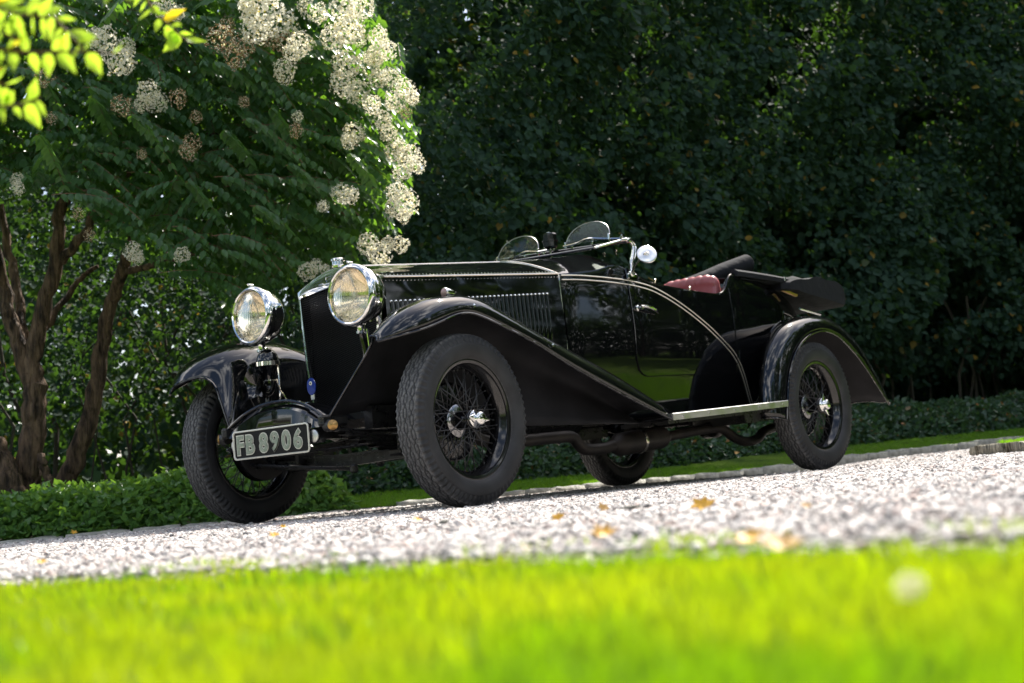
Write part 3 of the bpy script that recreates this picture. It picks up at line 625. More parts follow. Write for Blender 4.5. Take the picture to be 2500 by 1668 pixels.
# tail lower closing, floor, chassis
mb = MB()
mb.box((1.14, -.36, .43), (2.72, .05, .10)); mb.box((1.14, .36, .43), (2.72, .05, .10))
mb.box((3.0, -.36, .50), (1.3, .05, .09)); mb.box((3.0, .36, .50), (1.3, .05, .09))
mb.box((-.40, -.325, .425), (.16, .035, .05), bev=.01); mb.box((-.40, .325, .425), (.16, .035, .05), bev=.01)
for x in (.6, 1.3, 2.2, 3.4): mb.box((x, 0, .43), (.06, .7, .07))
B(mb, 'chassis_frame', M_chass, smooth=False)
mb = MB(); mb.box((.55, 0, .52), (.95, .50, .22), bev=.04); mb.box((.55, 0, .385), (.6, .26, .10), bev=.03); mb.box((1.35, 0, .40), (.6, .28, .16), bev=.04); mb.box((2.2, 0, .47), (2.2, .80, .05))
B(mb, 'undertray', M_chass)
for sg in (-1, 1):
    # leaf springs: each leaf real, joined as a pack
    sp = MB()
    for k in range(6):
        L = .43-.06*k; P = [(L*t, sg*.34, .345-.012*k+.045*(t*L/.43)**2) for t in np.linspace(-1, 1, 15)]
        G = [[(p[0], p[1]-.025, p[2]-.005), (p[0], p[1]+.025, p[2]-.005), (p[0], p[1]+.025, p[2]+.005), (p[0], p[1]-.025, p[2]+.005)] for p in P]; sp.grid(G, close_v=True)
    sp.box((0, sg*.34, .305), (.12, .075, .10), bev=.01)
    B(sp, 'leaf_spring', M_chass, smooth=False)
    sp = MB()
    for k in range(6):
        L = .60-.07*k; P = [(3.08+L*t, sg*.40, .42-.012*k+.045*(t*L/.52)**2) for t in np.linspace(-1, 1, 15)]
        G = [[(p[0], p[1]-.025, p[2]-.005), (p[0], p[1]+.025, p[2]-.005), (p[0], p[1]+.025, p[2]+.005), (p[0], p[1]-.025, p[2]+.005)] for p in P]; sp.grid(G, close_v=True)
    B(sp, 'leaf_spring', M_chass, smooth=False)
    bx = MB(); bx.tube([(-.445, sg*.33, .402), (-.445, sg*.372, .402)], .026, 16); B(bx, 'spring_shackle', M_chass)
    bx = MB(); bx.lathe([(0, .023), (.004, .022), (.006, .018), (.010, .008), (.011, 0)], (-.455, sg*.380, .402), (-.75, sg*.65, 0), 20); B(bx, 'brass_shackle_cap', M_brass)
    # damper + bracket
    dp = MB(); dp.lathe([(0, 0), (0, .055), (.04, .055), (.045, .045), (.05, 0)], (.10, sg*.40, .42), (0, sg, 0), 20); dp.box((.02, sg*.46, .38), (.20, .012, .03), bev=.004); dp.box((-.06, sg*.46, .33), (.02, .02, .12)); B(dp, 'friction_damper', M_chass)
ax = MB(); P = [(0, y, z) for y, z in ((-.62, .36), (-.56, .31), (-.46, .275), (-.3, .270), (0, .262), (.3, .270), (.46, .275), (.56, .31), (.62, .36))]
for off, w_, h_ in ((.022, .022, .006), (0, .006, .022), (-.022, .022, .006)):
    G = [[(p[0]-w_, p[1], p[2]+off-h_), (p[0]+w_, p[1], p[2]+off-h_), (p[0]+w_, p[1], p[2]+off+h_), (p[0]-w_, p[1], p[2]+off+h_)] for p in catmull(P, 4)]; ax.grid(G, close_v=True)
B(ax, 'front_axle', M_chass, smooth=False)
tr = MB(); tr.tube([(.14, -.56, .255), (.14, .56, .245)], .013, 10); tr.tube([(-.10, .60, .285), (-.12, .1, .235), (-.10, -.12, .215)], .009, 8); tr.tube([(.14, -.56, .255), (0, -.62, .34)], .015, 8); tr.tube([(.14, .56, .245), (0, .62, .34)], .015, 8)
tr.lathe([(-.03, .012), (-.02, .022), (.02, .022), (.03, .012)], (.14, -.05, .25), (0, 0, 1), 12); tr.tube([(.14, -.30, .25), (.5, -.32, .32), (1.0, -.3, .36)], .010, 8)
tr.lathe([(-.02, .012), (-.012, .020), (.012, .020), (.02, .012)], (-.10, -.12, .215), (0, 0, 1), 12)
B(tr, 'steering_linkage', M_chass)
rod = MB(); rod.tube([(-.44, -.30, .345), (-.44, .30, .345)], .012, 10); rod.tube([(-.36, -.30, .385), (.05, -.30, .37)], .007, 8); rod.tube([(-.40, .05, .30), (.1, -.28, .33), (.5, -.3, .34)], .006, 8); B(rod, 'cross_tube', M_chass)
ra = MB(); ra.tube([(3.08, -.62, .38), (3.08, -.12, .38)], .038, 14); ra.tube([(3.08, .62, .38), (3.08, .12, .38)], .038, 14); ra.lathe([(-.13, .03), (-.10, .09), (-.04, .13), (.04, .13), (.10, .09), (.13, .03)], (3.08, 0, .38), (0, 1, 0), 20); B(ra, 'rear_axle', M_chass)
# exhaust
ex = MB(); ex.tube(catmull([(.30, -.42, .40), (.45, -.42, .300), (.70, -.42, .285), (1.00, -.42, .292), (1.14, -.42, .290), (1.19, -.42, .250), (1.25, -.42, .222), (1.40, -.42, .222), (1.50, -.42, .235)], 5), .030, 14)
ex.tube(catmull([(1.98, -.42, .262), (2.15, -.42, .275), (2.40, -.42, .292), (2.55, -.42, .285), (2.66, -.42, .235), (2.78, -.42, .205), (2.92, -.42, .215), (3.02, -.42, .26), (3.3, -.42, .30)], 5), .028, 14); B(ex, 'exhaust_pipe', M_exh)
sil = MB(); dirx = np.array([.46, 0, .030]); dirx /= np.linalg.norm(dirx)
sil.lathe([(0, .028), (.02, .045), (.06, .062), (.44, .062), (.46, .055), (.49, .034), (.51, .03)], (1.48, -.42, .232), dirx, 24); B(sil, 'silencer', M_exh)
bnd = MB(); bnd.lathe([(0, .0635), (.001, .0655), (.019, .0655), (.02, .0635)], (1.70, -.42, .246), dirx, 24); B(bnd, 'silencer_band', M_nickel)
# fenders
def fender(sg, o_, c_, i_, v_, name, rear=False):
    n_ = 5; O, Cc, I, Vv = [catmull(q, n_) for q in (o_, c_, i_, v_)]; G = []
    for o, c, i, v in zip(O, Cc, I, Vv):
        row = []
        for ph in np.linspace(0, math.pi/2, 8):
            row.append((o[0]*(1-math.sin(ph))+c[0]*math.sin(ph), c[1]+(o[1]-c[1])*math.cos(ph)**.9, o[2]+(c[2]-o[2])*math.sin(ph)**.85))
        m1 = c*.45+i*.55+np.array([0, 0, .010]); m2 = i*.72+v*.28; row.append(tuple(c*.75+i*.25+np.array([0, 0, .008])))
        for q in np.linspace(0, 1, 7): row.append(tuple(m1*(1-q)**2+2*i*q*(1-q)+m2*q*q))
        for q in np.linspace(.2, 1, 5): row.append(tuple(m2*(1-q)+v*q))
        G.append([(x, sg*y, z) for x, y, z in row])
    mb = MB().grid(G, flip=(sg < 0)); me = mesh(name, mb.V, mb.F, [M_paint, M_matte], True); o = bpy.data.objects.new(name, me); link(o, car)
    # orient so that solidify's second skin (matte) is the wheel side
    md = o.modifiers.new('thickness', 'SOLIDIFY'); md.thickness = .004; md.offset = -1; md.material_offset = 1; md.use_rim = True
    # rolled bead on the free edge
    bead = MB(); bead.tube([(x, sg*(y+.001), z-.003) for x, y, z in O], .0065, 8); fe = [G[0][k] for k in range(len(G[0]))]; bead.tube(fe, .0055, 8)
    if rear: bead.tube(G[-1], .0055, 8); bead.tube([(x, sg*(y+.004), z+.004) for x, y, z in I], .0045, 6)
    bead.build('fender_bead', M_paint, o)
    return o, O
FO = [(-.47, .70, .705), (-.39, .775, .728), (-.30, .812, .752), (-.20, .82, .785), (-.11, .82, .816), (-.03, .82, .829), (.06, .82, .819), (.24, .82, .768), (.42, .82, .710), (.69, .82, .600), (1.05, .82, .470), (1.46, .82, .335)]
FC = [(-.45, .645, .750), (-.39, .69, .812), (-.31, .71, .862), (-.20, .72, .902), (-.09, .72, .920), (.03, .72, .926), (.16, .72, .906), (.35, .72, .838), (.53, .72, .768), (.81, .72, .670), (1.13, .72, .556), (1.50, .72, .395)]
FI = [(-.33, .55, .750), (-.29, .535, .810), (-.23, .52, .852), (-.14, .505, .878), (-.05, .50, .888), (.05, .50, .890), (.18, .50, .870), (.36, .50, .810), (.54, .49, .745), (.82, .49, .650), (1.14, .49, .540), (1.50, .49, .390)]
FV = [(-.43, .325, .43), (-.37, .33, .44), (-.29, .34, .455), (-.18, .35, .465), (-.07, .36, .465), (.05, .38, .455), (.2, .42, .42), (.38, .48, .365), (.56, .56, .350), (.82, .60, .342), (1.14, .62, .336), (1.47, .64, .326)]
def dzf(P, k): return [(x, y, z+k*float(np.interp(x, [-.47, -.31, -.1, .2, .5], [-.060, -.048, -.032, -.018, 0]))) for x, y, z in P]
fn, _ = fender(-1, dzf(FO, -.3), FC, FI, FV, 'front_fender'); ff, _ = fender(1, dzf(FO, 1), dzf(FC, 1), dzf(FI, .8), FV, 'front_fender')
RO = [(2.60, .82, .300), (2.630, .82, .42), (2.675, .82, .55), (2.77, .82, .68), (2.90, .82, .765), (3.04, .82, .808), (3.19, .82, .812), (3.35, .82, .765), (3.53, .82, .66), (3.70, .82, .52), (3.87, .82, .365)]
RC = [(2.47, .73, .320), (2.50, .73, .50), (2.56, .73, .64), (2.66, .73, .755), (2.80, .73, .845), (2.98, .73, .895), (3.18, .73, .913), (3.38, .73, .885), (3.60, .73, .785), (3.78, .73, .62), (3.945, .73, .385)]
RI = [(2.745, .52, .33), (2.785, .52, .46), (2.84, .52, .60), (2.90, .51, .70), (2.98, .50, .79), (3.08, .50, .86), (3.23, .49, .915), (3.42, .47, .90), (3.60, .47, .80), (3.78, .48, .63), (3.93, .50, .40)]
RV = [(x+.03, y-.07, z-.05) for x, y, z in RI]
rn, _ = fender(-1, RO, RC, RI, RV, 'rear_fender', True); rf, _ = fender(1, RO, RC, RI, RV, 'rear_fender', True)
# fender bolts
for sg, fd in ((-1, fn), (1, ff)):
    for (x, z) in ((.02, .868), (.545, .700)):
        b_ = MB(); b_.lathe([(0, .009), (.003, .009), (.004, .005), (.0042, .0045), (.007, .004), (.008, 0)], (x, sg*.823, z), (0, sg, .15), 12); b_.build('fender_bolt', M_chrome, fd)
# running boards
for sg in (-1, 1):
    rb = MB(); rb.box((2.03, sg*.665, .372), (1.17, .28, .022), rot=Euler((0, -.040, 0)).to_matrix(), bev=.004); o = B(rb, 'running_board', M_rim, smooth=False)
    es = MB(); G = []
    for x, z in ((1.462, .358), (2.62, .405)): G.append([(x, sg*.800, z-.030), (x, sg*.826, z-.030), (x, sg*.828, z+.002), (x, sg*.824, z+.006), (x, sg*.79, z+.006)])
    es.grid(G); es.F += [(0, 1, 2, 3, 4)[::-1], (5, 6, 7, 8, 9)]; es.build('edge_strip', M_alu, o, smooth=False)
    sc_ = MB()
    for x in np.linspace(1.55, 2.55, 5): sc_.lathe([(0, .004), (.002, .003), (.0022, 0)], (x, sg*.828, .345+.0406*(x-1.462)), (0, sg, 0), 8)
    o2 = sc_.build('strip_screw', M_chrome, o)
    un = MB(); un.box((2.05, sg*.60, .345), (1.05, .30, .02), rot=Euler((0, -.040, 0)).to_matrix()); un.box((2.5, sg*.62, .335), (.4, .22, .06), rot=Euler((0, -.040, 0)).to_matrix()); B(un, 'running_board_bracket', M_chass, smooth=False)
    sx = MB(); sx.grid([[(x, sg*(Y(x, .45)-.01), .36), (x, sg*(Y(x, .45)+.004), .44)] for x in np.linspace(1.25, 2.7, 12)]); B(sx, 'sill', M_paint)
# front apron
ap = MB(); G = []
for t in np.linspace(-1, 1, 25):
    y = .315*t; zt = .435+.098*(1-abs(t)**2.2); xt = -.40-.03*abs(t); G.append([(xt+.18, y, zt-.01), (xt+.06, y, zt+.004), (xt, y, zt), (xt-.035, y, zt-.03), (xt-.045, y, max(.40, zt-.09)), (xt-.03, y, .40)])
ap.grid(G); B(ap, 'front_apron', M_paint)
bd = MB(); bd.tube([(-.415-.035*abs(t), .32*t, .442+.098*(1-abs(t)**2.2)) for t in np.linspace(-1, 1, 25)], .008, 8); B(bd, 'apron_bead', M_paint)
# number plate
pl = MB(); pl.box((-.470, 0.005, .362), (.006, .505, .128), bev=.003); pls = B(pl, 'number_plate', M_plate, smooth=False)
def rrect(w, h, r_, n_=6):
    out = []
    for cx, cy, a0 in ((w/2-r_, h/2-r_, 0), (-w/2+r_, h/2-r_, 90), (-w/2+r_, -h/2+r_, 180), (w/2-r_, -h/2+r_, 270)):
        out += [(cx+r_*math.cos(math.radians(a0+90*k/n_)), cy+r_*math.sin(math.radians(a0+90*k/n_))) for k in range(n_+1)]
    return out
bo = MB(); A1 = rrect(.507, .130, .018); A2 = rrect(.491, .114, .012)
bo.grid([[(-.473, y+.005, z+.362) for y, z in A1], [(-.478, y+.005, z+.362) for y, z in A1], [(-.479, y*.3+y2*.7+.005, z*.3+z2*.7+.362) for (y, z), (y2, z2) in zip(A1, A2)], [(-.474, y+.005, z+.362) for y, z in A2]], close_v=True)
bo.build('border', M_edge, pls)
def glyph(ch_, yc, name, wsc):
    outo = []
    for off, ext, xo, m_ in ((.0068, .0012, -.4742, M_edge), (.0025, .0016, -.4762, M_digit)):
        cu = bpy.data.curves.new('glyph', 'FONT'); cu.body = ch_; cu.size = .108; cu.extrude = ext; cu.offset = off; cu.resolution_u = 4; cu.align_x = 'CENTER'
        to = bpy.data.objects.new('glyph_tmp', cu); COL.objects.link(to); dg = bpy.context.evaluated_depsgraph_get(); dg.update()
        me = bpy.data.meshes.new_from_object(to.evaluated_get(dg)); bpy.data.objects.remove(to)
        V = np.array([v.co[:] for v in me.vertices]); F = [tuple(p.vertices) for p in me.polygons]; bpy.data.meshes.remove(me)
        outo.append((V, F, xo, m_))
    V0 = outo[0][0]; zc = (V0[:, 1].min()+V0[:, 1].max())/2; hh = V0[:, 1].max()-V0[:, 1].min(); yc0 = (V0[:, 0].min()+V0[:, 0].max())/2; sz_ = .093/hh
    prn = pls
    for k, (V, F, xo, m_) in enumerate(outo):
        P = np.stack([xo-V[:, 2], yc-(V[:, 0]-yc0)*wsc*sz_, .362+(V[:, 1]-zc)*sz_], 1)
        o = obj('letter_edge' if k == 0 else name, P, F, m_, pls if k == 0 else None)
        if k == 1: o.parent = pls
for ch_, yc, nm, wsc in (('F', .204, 'letter', .94), ('B', .137, 'letter', .90), ('8', .046, 'digit', .98), ('9', -.029, 'digit', .98), ('0', -.105, 'digit', .98), ('6', -.181, 'digit', .98)): glyph(ch_, yc+.006, nm, wsc)
pb = MB()
for sg in (-1, 1): pb.lathe([(0, .028), (.006, .028), (.009, .022), (.009, 0)], (-.455, sg*.262, .365), (-1, 0, 0), 20)
B(pb, 'plate_end_bracket', M_alu)
# headlamps
rib = []
for sg in (-1, 1):
    c = np.array([-.235, sg*.338, .975]); axd = np.array([-1.0, sg*.03, .02]); axd /= np.linalg.norm(axd)
    hl = bpy.data.objects.new('headlamp', None); link(hl, car); hl.location = tuple(c)
    def LB(mb, name, m): 
        V = [np.array(v)-c for v in mb.V]; o = obj(name, V, mb.F, m, hl, True); autosm(o); return o
    bk = MB(); bk.lathe([(-.150, 0), (-.149, .035), (-.135, .075), (-.105, .105), (-.065, .125), (-.02, .132), (0, .134), (.012, .134)], c, axd, 48); LB(bk, 'bucket', M_chrome)
    rm = MB(); rm.lathe([(-.018, .133), (-.016, .141), (-.002, .1435), (.014, .1415), (.024, .134), (.027, .127), (.024, .121), (.016, .1195), (.010, .1185)], c, axd, 64); rm.lathe([(-.03, .134), (-.030, .138), (-.022, .138), (-.02, .134)], c, axd, 48); LB(rm, 'rim', M_chrome)
    rf_ = MB(); rf_.lathe([(.006-.085*(1-(r_/.119)**2), r_) for r_ in np.linspace(.119, .002, 14)], c, axd, 48); LB(rf_, 'reflector', M_refl)
    # ribbed glass: vertical flutes
    side_ = np.cross(np.array([0, 0, 1.0]), axd); side_ /= np.linalg.norm(side_); upv = np.cross(axd, side_); G = []; G2 = []
    ny2 = 150
    for k in range(17):
        vv = -1+2*k/16; row = []; row2 = []
        for j in range(ny2+1):
            uu = -1+2*j/ny2; x2 = uu*math.sqrt(max(0, 1-vv*vv*.5)); y2 = vv*math.sqrt(max(0, 1-uu*uu*.5)); R_ = .1195
            amp = .0014*(1 if x2*x2+y2*y2 < .86 else 0)
            bow = .012*(1-(x2*x2+y2*y2)); f_ = amp*math.sin(x2*math.pi*2*17)
            row.append(c+axd*(.016+bow+f_)+side_*x2*R_+upv*y2*R_); row2.append(c+axd*(.012+bow)+side_*x2*R_+upv*y2*R_)
        G.append(row); G2.append(row2)
    lg = MB().grid(G); lg.grid(G2, flip=True); LB(lg, 'lens', M_lens)
    bl = MB(); bl.lathe([(-.004, 0), (-.004, .015), (.002, .019), (.008, .017), (.010, 0)], c, axd, 16); bl.tube([c-axd*.05, c-axd*.01], .005, 8)
    for k in range(3):
        a = math.radians(90+15+120*k); bl.tube([c-axd*.004, c+axd*.004+(side_*math.cos(a)+upv*math.sin(a))*.116], .003, 6)
    LB(bl, 'bulb_holder', M_alu)
    cl = MB(); cl.box(c+np.array([-.002, 0, .147]), (.030, .016, .010), bev=.003); cl.lathe([(0, .005), (.012, .005), (.014, .003)], c+np.array([-.008, 0, .150]), (-1, 0, 0), 8); LB(cl, 'rim_clip', M_chrome)
    br = MB(); base = c+np.array([.035, 0, -.13]); br.lathe([(0, .030), (.006, .032), (.016, .022), (.03, .018), (.05, .018)], base+np.array([0, 0, .015]), (0, 0, -1), 16); LB(br, 'mounting_cup', M_chrome)
    ps = MB(); ps.tube([base+np.array([0, 0, -.03]), (c[0]+.06, sg*.335, .72), (c[0]+.04, sg*.33, .49)], [.014, .016, .020], 12); B(ps, 'lamp_post', M_paint)
    bw_ = MB()
    for k in range(4):
        q = base+np.array([-.02+.012*k, sg*.01*(k % 2), -.035]); bw_.lathe([(-.008, .004), (-.006, .007), (.006, .007), (.008, .004)], q, (0, 0, 1), 6)
    bw_.tube([base+np.array([.022, -.015, -.02]), base+np.array([.03, -.015, -.12])], .005, 8); bw_.tube([base+np.array([.03, .012, -.05]), base+np.array([.04, .012, -.14])], .006, 8)
    B(bw_, 'lamp_fixing', M_chrome)
# side lamps
for sg in (-1, 1):
    c = np.array([-.035, sg*.70, .943]); sl_o = bpy.data.objects.new('side_lamp', None); link(sl_o, car); sl_o.location = tuple(c)
    q = MB(); q.lathe([(-.0, .0195), (.006, .0225), (.012, .0225), (.03, .0205), (.055, .014), (.078, .006), (.085, 0)], (0, 0, 0), (1, 0, 0), 24); q.tube([(.02, 0, -.012), (.022, 0, -.03)], .008, 8); o = obj('lamp_body', q.V, q.F, M_chrome, sl_o, True); autosm(o)
    q = MB(); q.lathe([(-.008, 0), (-.006, .008), (-.001, .016), (.003, .0195)], (0, 0, 0), (1, 0, 0), 20); obj('lens', q.V, q.F, M_amber, sl_o, True)
# horn assembly (dome-topped horn with trumpet) on the far side, its twin on the near side
for sg in (1,):
    hn = bpy.data.objects.new('horn', None); link(hn, car); hn.location = (-.20, sg*.30, .648)
    def HB(mb, name, m):
        if name in ('motor_dome', 'band'): mb.V = [(x, y, z-.030) for x, y, z in mb.V]
        o = obj(name, mb.V, mb.F, m, hn, True); autosm(o); return o
    q = MB(); q.lathe([(0, .030), (.045, .030), (.055, .034), (.060, .036), (.085, .046), (.095, .056)], (0, 0, .02), (0, 0, 1), 28); q.lathe([(.116, .054), (.128, .053), (.150, .045), (.168, .030), (.176, .010), (.177, 0)], (0, 0, .02), (0, 0, 1), 28); HB(q, 'motor_dome', M_paint)
    q = MB(); q.lathe([(.095, .056), (.096, .0585), (.115, .0585), (.116, .056)], (0, 0, .02), (0, 0, 1), 28); q.lathe([(-.002, .031), (-.001, .034), (.004, .034), (.005, .031)], (0, 0, .045), (0, 0, 1), 24); HB(q, 'band', M_nickel)
    q = MB(); P = catmull([(0, 0, .03), (-.002, 0, -.015), (-.02, .0, -.035), (-.045, 0, -.03)], 5); q.tube(P, [.029]*len(P), 16); q.lathe([(0, .024), (.015, .026), (.03, .034), (.042, .046), (.050, .056), (.053, .058), (.051, .055), (.040, .040), (.025, .026), (.0, .018), (-.01, 0)], (-.035, .0, -.01), (-1, 0, .12), 32); HB(q, 'trumpet', M_paint)
    q = MB(); q.lathe([(.0, .030), (.02, .045), (.035, .066), (.040, .075), (.037, .073), (.020, .05), (.0, .03), (-.005, 0)], (.0, .07*1, .01), (-1, .10, .1), 32); HB(q, 'bell', M_paint)
    q = MB(); q.tube(catmull([(.02, -.045*1, .13), (.02, -.05, .02), (.0, -.07, -.06), (-.04, -.11, -.10), (-.05, -.16, -.11)], 5), .0045, 8); q.tube(catmull([(.02, -.03, .02), (.0, -.07, -.03), (-.02, -.12, -.07), (-.04, -.17, -.10)], 5), .0035, 8); q.tube(catmull([(.03, -.04, -.04), (.0, -.09, -.05), (-.03, -.14, -.08), (-.04, -.19, -.11)], 5), .003, 8); HB(q, 'cable', M_nickel)
# badge
q = MB(); q.lathe([(0, .027), (.004, .027), (.005, .0)], (0, 0, 0), (-1, 0, 0), 24); V = [(x, y, z*1.35-(.004 if z < 0 else 0)) for x, y, z in q.V]; bg_o = bpy.data.objects.new('club_badge', None); link(bg_o, car); bg_o.location = (-.37, -.175, .590)
obj('enamel', V, q.F, M_blue, bg_o, False)
q = MB(); q.lathe([(0, .009), (.0015, .009), (.002, 0)], (-.005, 0, .012), (-1, 0, 0), 18); obj('disc', q.V, q.F, M_white, bg_o, False)
q = MB(); q.lathe([(0, .0035), (.0012, .0035), (.0013, 0)], (-.0072, 0, .012), (-1, 0, 0), 10); obj('emblem', q.V, q.F, M_dark, bg_o, False)
q = MB(); q.box((.002, 0, -.045), (.006, .022, .034), bev=.002); obj('badge_stalk', q.V, q.F, M_alu, bg_o, False)

# --- wheels
R_T = .38
def tyre_mesh():
    nth, prof = 720, []
    key = [(-.052, .262), (-.066, .272), (-.0745, .292), (-.077, .312), (-.0755, .330), (-.0735, .334), (-.0735, .337), (-.073, .348), (-.069, .360), (-.062, .369)]
    vt = np.linspace(-.056, .056, 41); tread = [(v, .380-.006*(v/.056)**2-.002) for v in vt]
    L_ = catmull(key, 2)[:-1].tolist(); prof = L_+tread+[(-y, r_) for y, r_ in [list(q) for q in L_]][::-1]
    prof = np.array(prof); npf = len(prof); th = np.linspace(0, 2*math.pi, nth, endpoint=False)
    U = th*R_T; PV = prof[:, 0]; RR = np.tile(prof[:, 1], (nth, 1)); YY = np.tile(PV, (nth, 1)); tr_ = np.zeros((nth, npf))
    npitch = 38; per = 2*math.pi*R_T/npitch; ph = (U/per)[:, None]; v = PV[None, :]
    inner = np.abs(v) <= .0565
    def tri(x): x = x % 1; return 1-np.abs(2*x-1)
    g = np.zeros_like(RR)
    for c0, off in ((-.034, 0), (0, .5), (.034, 0)):
        h = .0012+.0078*np.clip((tri(ph+off)-.18)/.32, 0, 1)
        for s in (-1, 1): g = np.maximum(g, np.clip(1.6-np.abs(v-c0-s*h)/.0027, 0, 1))
    for c0, off in ((-.017, 0), (.017, 0)):
        pass
    g = g*((np.abs(v) < .052))
    RR = RR-.006*g
    # shoulder lugs
    sh = np.clip((np.abs(v)-.050)/.010, 0, 1)*np.clip((RR-.334)/.012, 0, 1)
    tt = tri(ph*2); lug = tt
    RR = RR-sh*.010*(1-lug); YY = YY-np.sign(v)*sh*.0045*(1-lug)
    tr_ = np.clip((.060-np.abs(v))/.006, 0, 1)*np.ones_like(ph)*(1-.98*g)
    X = RR*np.cos(th)[:, None]; Z = RR*np.sin(th)[:, None]; V = np.stack([X, YY, Z], -1).reshape(-1, 3)
    I = np.arange(nth*npf).reshape(nth, npf); I2 = np.roll(I, -1, 0)
    F = np.stack([I[:, :-1], I2[:, :-1], I2[:, 1:], I[:, 1:]], -1).reshape(-1, 4)
    me = bpy.data.meshes.new('tyre'); me.vertices.add(len(V)); me.vertices.foreach_set('co', V.astype(np.float32).ravel()); me.loops.add(F.size); me.loops.foreach_set('vertex_index', F.astype(np.int32).ravel())
    me.polygons.add(len(F)); me.polygons.foreach_set('loop_start', np.arange(0, F.size, 4, dtype=np.int32)); me.polygons.foreach_set('use_smooth', np.ones(len(F), bool)); me.materials.append(M_tyre)
    a = me.attributes.new('tread', 'FLOAT', 'POINT'); a.data.foreach_set('value', tr_.ravel().astype(np.float32)); me.update(calc_edges=True); me.validate(); return me
ME_T = tyre_mesh()
# outer side is -y in wheel space
q = MB(); q.lathe([(-.050, .246), (-.054, .256), (-.0555, .264), (-.0520, .2675), (-.049, .264), (-.047, .256)], (0, 0, 0), (0, 1, 0), 96); q.lathe([(-.050, .248), (-.040, .247), (-.036, .240), (-.026, .238), (-.018, .226), (.018, .226), (.026, .238), (.036, .240), (.040, .247), (.050, .248)], (0, 0, 0), (0, 1, 0), 96)
q.lathe([(.050, .246), (.054, .256), (.0555, .264), (.0520, .2675), (.049, .264), (.047, .256)], (0, 0, 0), (0, 1, 0), 96); ME_R = mesh('rim', q.V, q.F, M_rim, True)
q = MB(); q.lathe([(-.062, .0), (-.062, .036), (-.058, .044), (-.050, .044), (-.046, .034), (-.03, .034), (.02, .042), (.035, .060), (.040, .072), (.046, .072), (.048, .05), (.055, 0)], (0, 0, 0), (0, 1, 0), 40); ME_H = mesh('hub', q.V, q.F, M_rim, True)
q = MB(); q.lathe([(-.062, .040), (-.068, .043), (-.074, .040), (-.078, .034), (-.098, .031), (-.106, .026), (-.110, .016), (-.111, 0)], (0, 0, 0), (0, 1, 0), 40)
for s in (-1, 1):       # the two ears of the knock-off nut
    G = []
    for t in np.linspace(0, 1, 7):
        w_ = .021*(1-t)**.9+.0015; h_ = .010*(1-t)+.0015; cx = s*(.026+.042*t); cy = -.080-.010*t
        G.append([(cx, cy+h_*math.sin(a), w_*math.cos(a)) for a in np.linspace(0, 2*math.pi, 10, endpoint=False)])
    q.grid(G, close_v=True)
ME_N = mesh('knock_off_nut', q.V, q.F, M_chrome, True)
q = MB(); q.lathe([(.020, .040), (.026, .072), (.030, .076), (.036, .074), (.038, .05)], (0, 0, 0), (0, 1, 0), 40); M_hubm = mat('hub_metal', (.30, .30, .31), .16, 1.0); ME_F = mesh('hub_flange', q.V, q.F, M_hubm, True)
M_drum = mat('brake_drum', (.03, .03, .032), .5, .6); rough_noise(M_drum, 15, .35, .7)
q = MB(); q.lathe([(.058, 0), (.058, .150), (.062, .168)]+[(x, .168 if k % 2 else .174) for k, x in enumerate(np.linspace(.066, .108, 12))]+[(.112, .168), (.113, .160)], (0, 0, 0), (0, 1, 0), 56); ME_D = mesh('brake_drum', q.V, q.F, M_rim, True)
q = MB(); q.lathe([(.113, .170), (.119, .172), (.122, .166), (.124, .12), (.130, .10), (.130, .05), (.150, .045), (.155, 0)], (0, 0, 0), (0, 1, 0), 48)
for k in range(6): a = k*math.pi/3; q.lathe([(.124, .010), (.132, .009), (.133, 0)], (.135*math.cos(a), 0, .135*math.sin(a)), (0, 1, 0), 8)
q.tube([(0, .135, 0), (.02, .14, .09)], .014, 8); ME_B = mesh('backing_plate', q.V, q.F, M_drum, True)
M_spoke = mat('spoke_black', (.035, .036, .040), .30, .2, spec=.6)
def spoke_me(name, y0, r0, y1, r1, twist):
    a = np.array([r0*math.cos(twist), y0, r0*math.sin(twist)]); b_ = np.array([r1, y1, 0]); d = (b_-a)
    q = MB(); q.tube([a, a+d*.965], .0024, 6); q.tube([a+d*.95, a+d*.995], [.0042, .0035], 6); return mesh(name, q.V, q.F, M_spoke, True)
SP = []
for i in range(20):
    SP.append(('o', 2*math.pi*i/20+.02, 1 if i % 2 else -1))
for i in range(40): SP.append(('i', 2*math.pi*(i+.5)/40, 1 if i % 2 else -1))
ME_S = {(k, s): spoke_me('spoke', *(((-.053, .040, -.004, .228)) if k == 'o' else (.040, .066, (.012), .228)), s*(math.radians(62) if k == 'o' else math.radians(46))) for k in 'oi' for s in (-1, 1)}
def wheel(x, sg, delta=0.0, spin=0.0):
    w = bpy.data.objects.new('wheel', None); link(w, car)
    Mw = Matrix.Translation((x, sg*.7213, R_T-.002)) @ Matrix.Rotation(delta, 4, 'Z') @ (Matrix.Rotation(math.pi, 4, 'Z') if sg > 0 else Matrix.Identity(4)) @ Matrix.Rotation(spin, 4, 'Y')
    w.matrix_local = Mw
    for nm, me in (('tyre', ME_T), ('rim', ME_R), ('hub', ME_H), ('hub_flange', ME_F), ('brake_drum', ME_D)): obm(nm, me, w)
    obm('knock_off_nut', ME_N, w, Matrix.Rotation(-spin+.12, 4, 'Y') if x < 1 else Matrix.Rotation(-spin+math.radians(72), 4, 'Y'))
    obm('backing_plate', ME_B, w, Matrix.Rotation(-spin, 4, 'Y'))
    for k, a, s in SP: obm('spoke', ME_S[(k, s)], w, Matrix.Rotation(a, 4, 'Y'))
    return w
wheel(0, -1, .033, .1); wheel(0, 1, .033, .4); wheel(3.0802, -1, 0, .9); wheel(3.0802, 1, 0, 1.7)

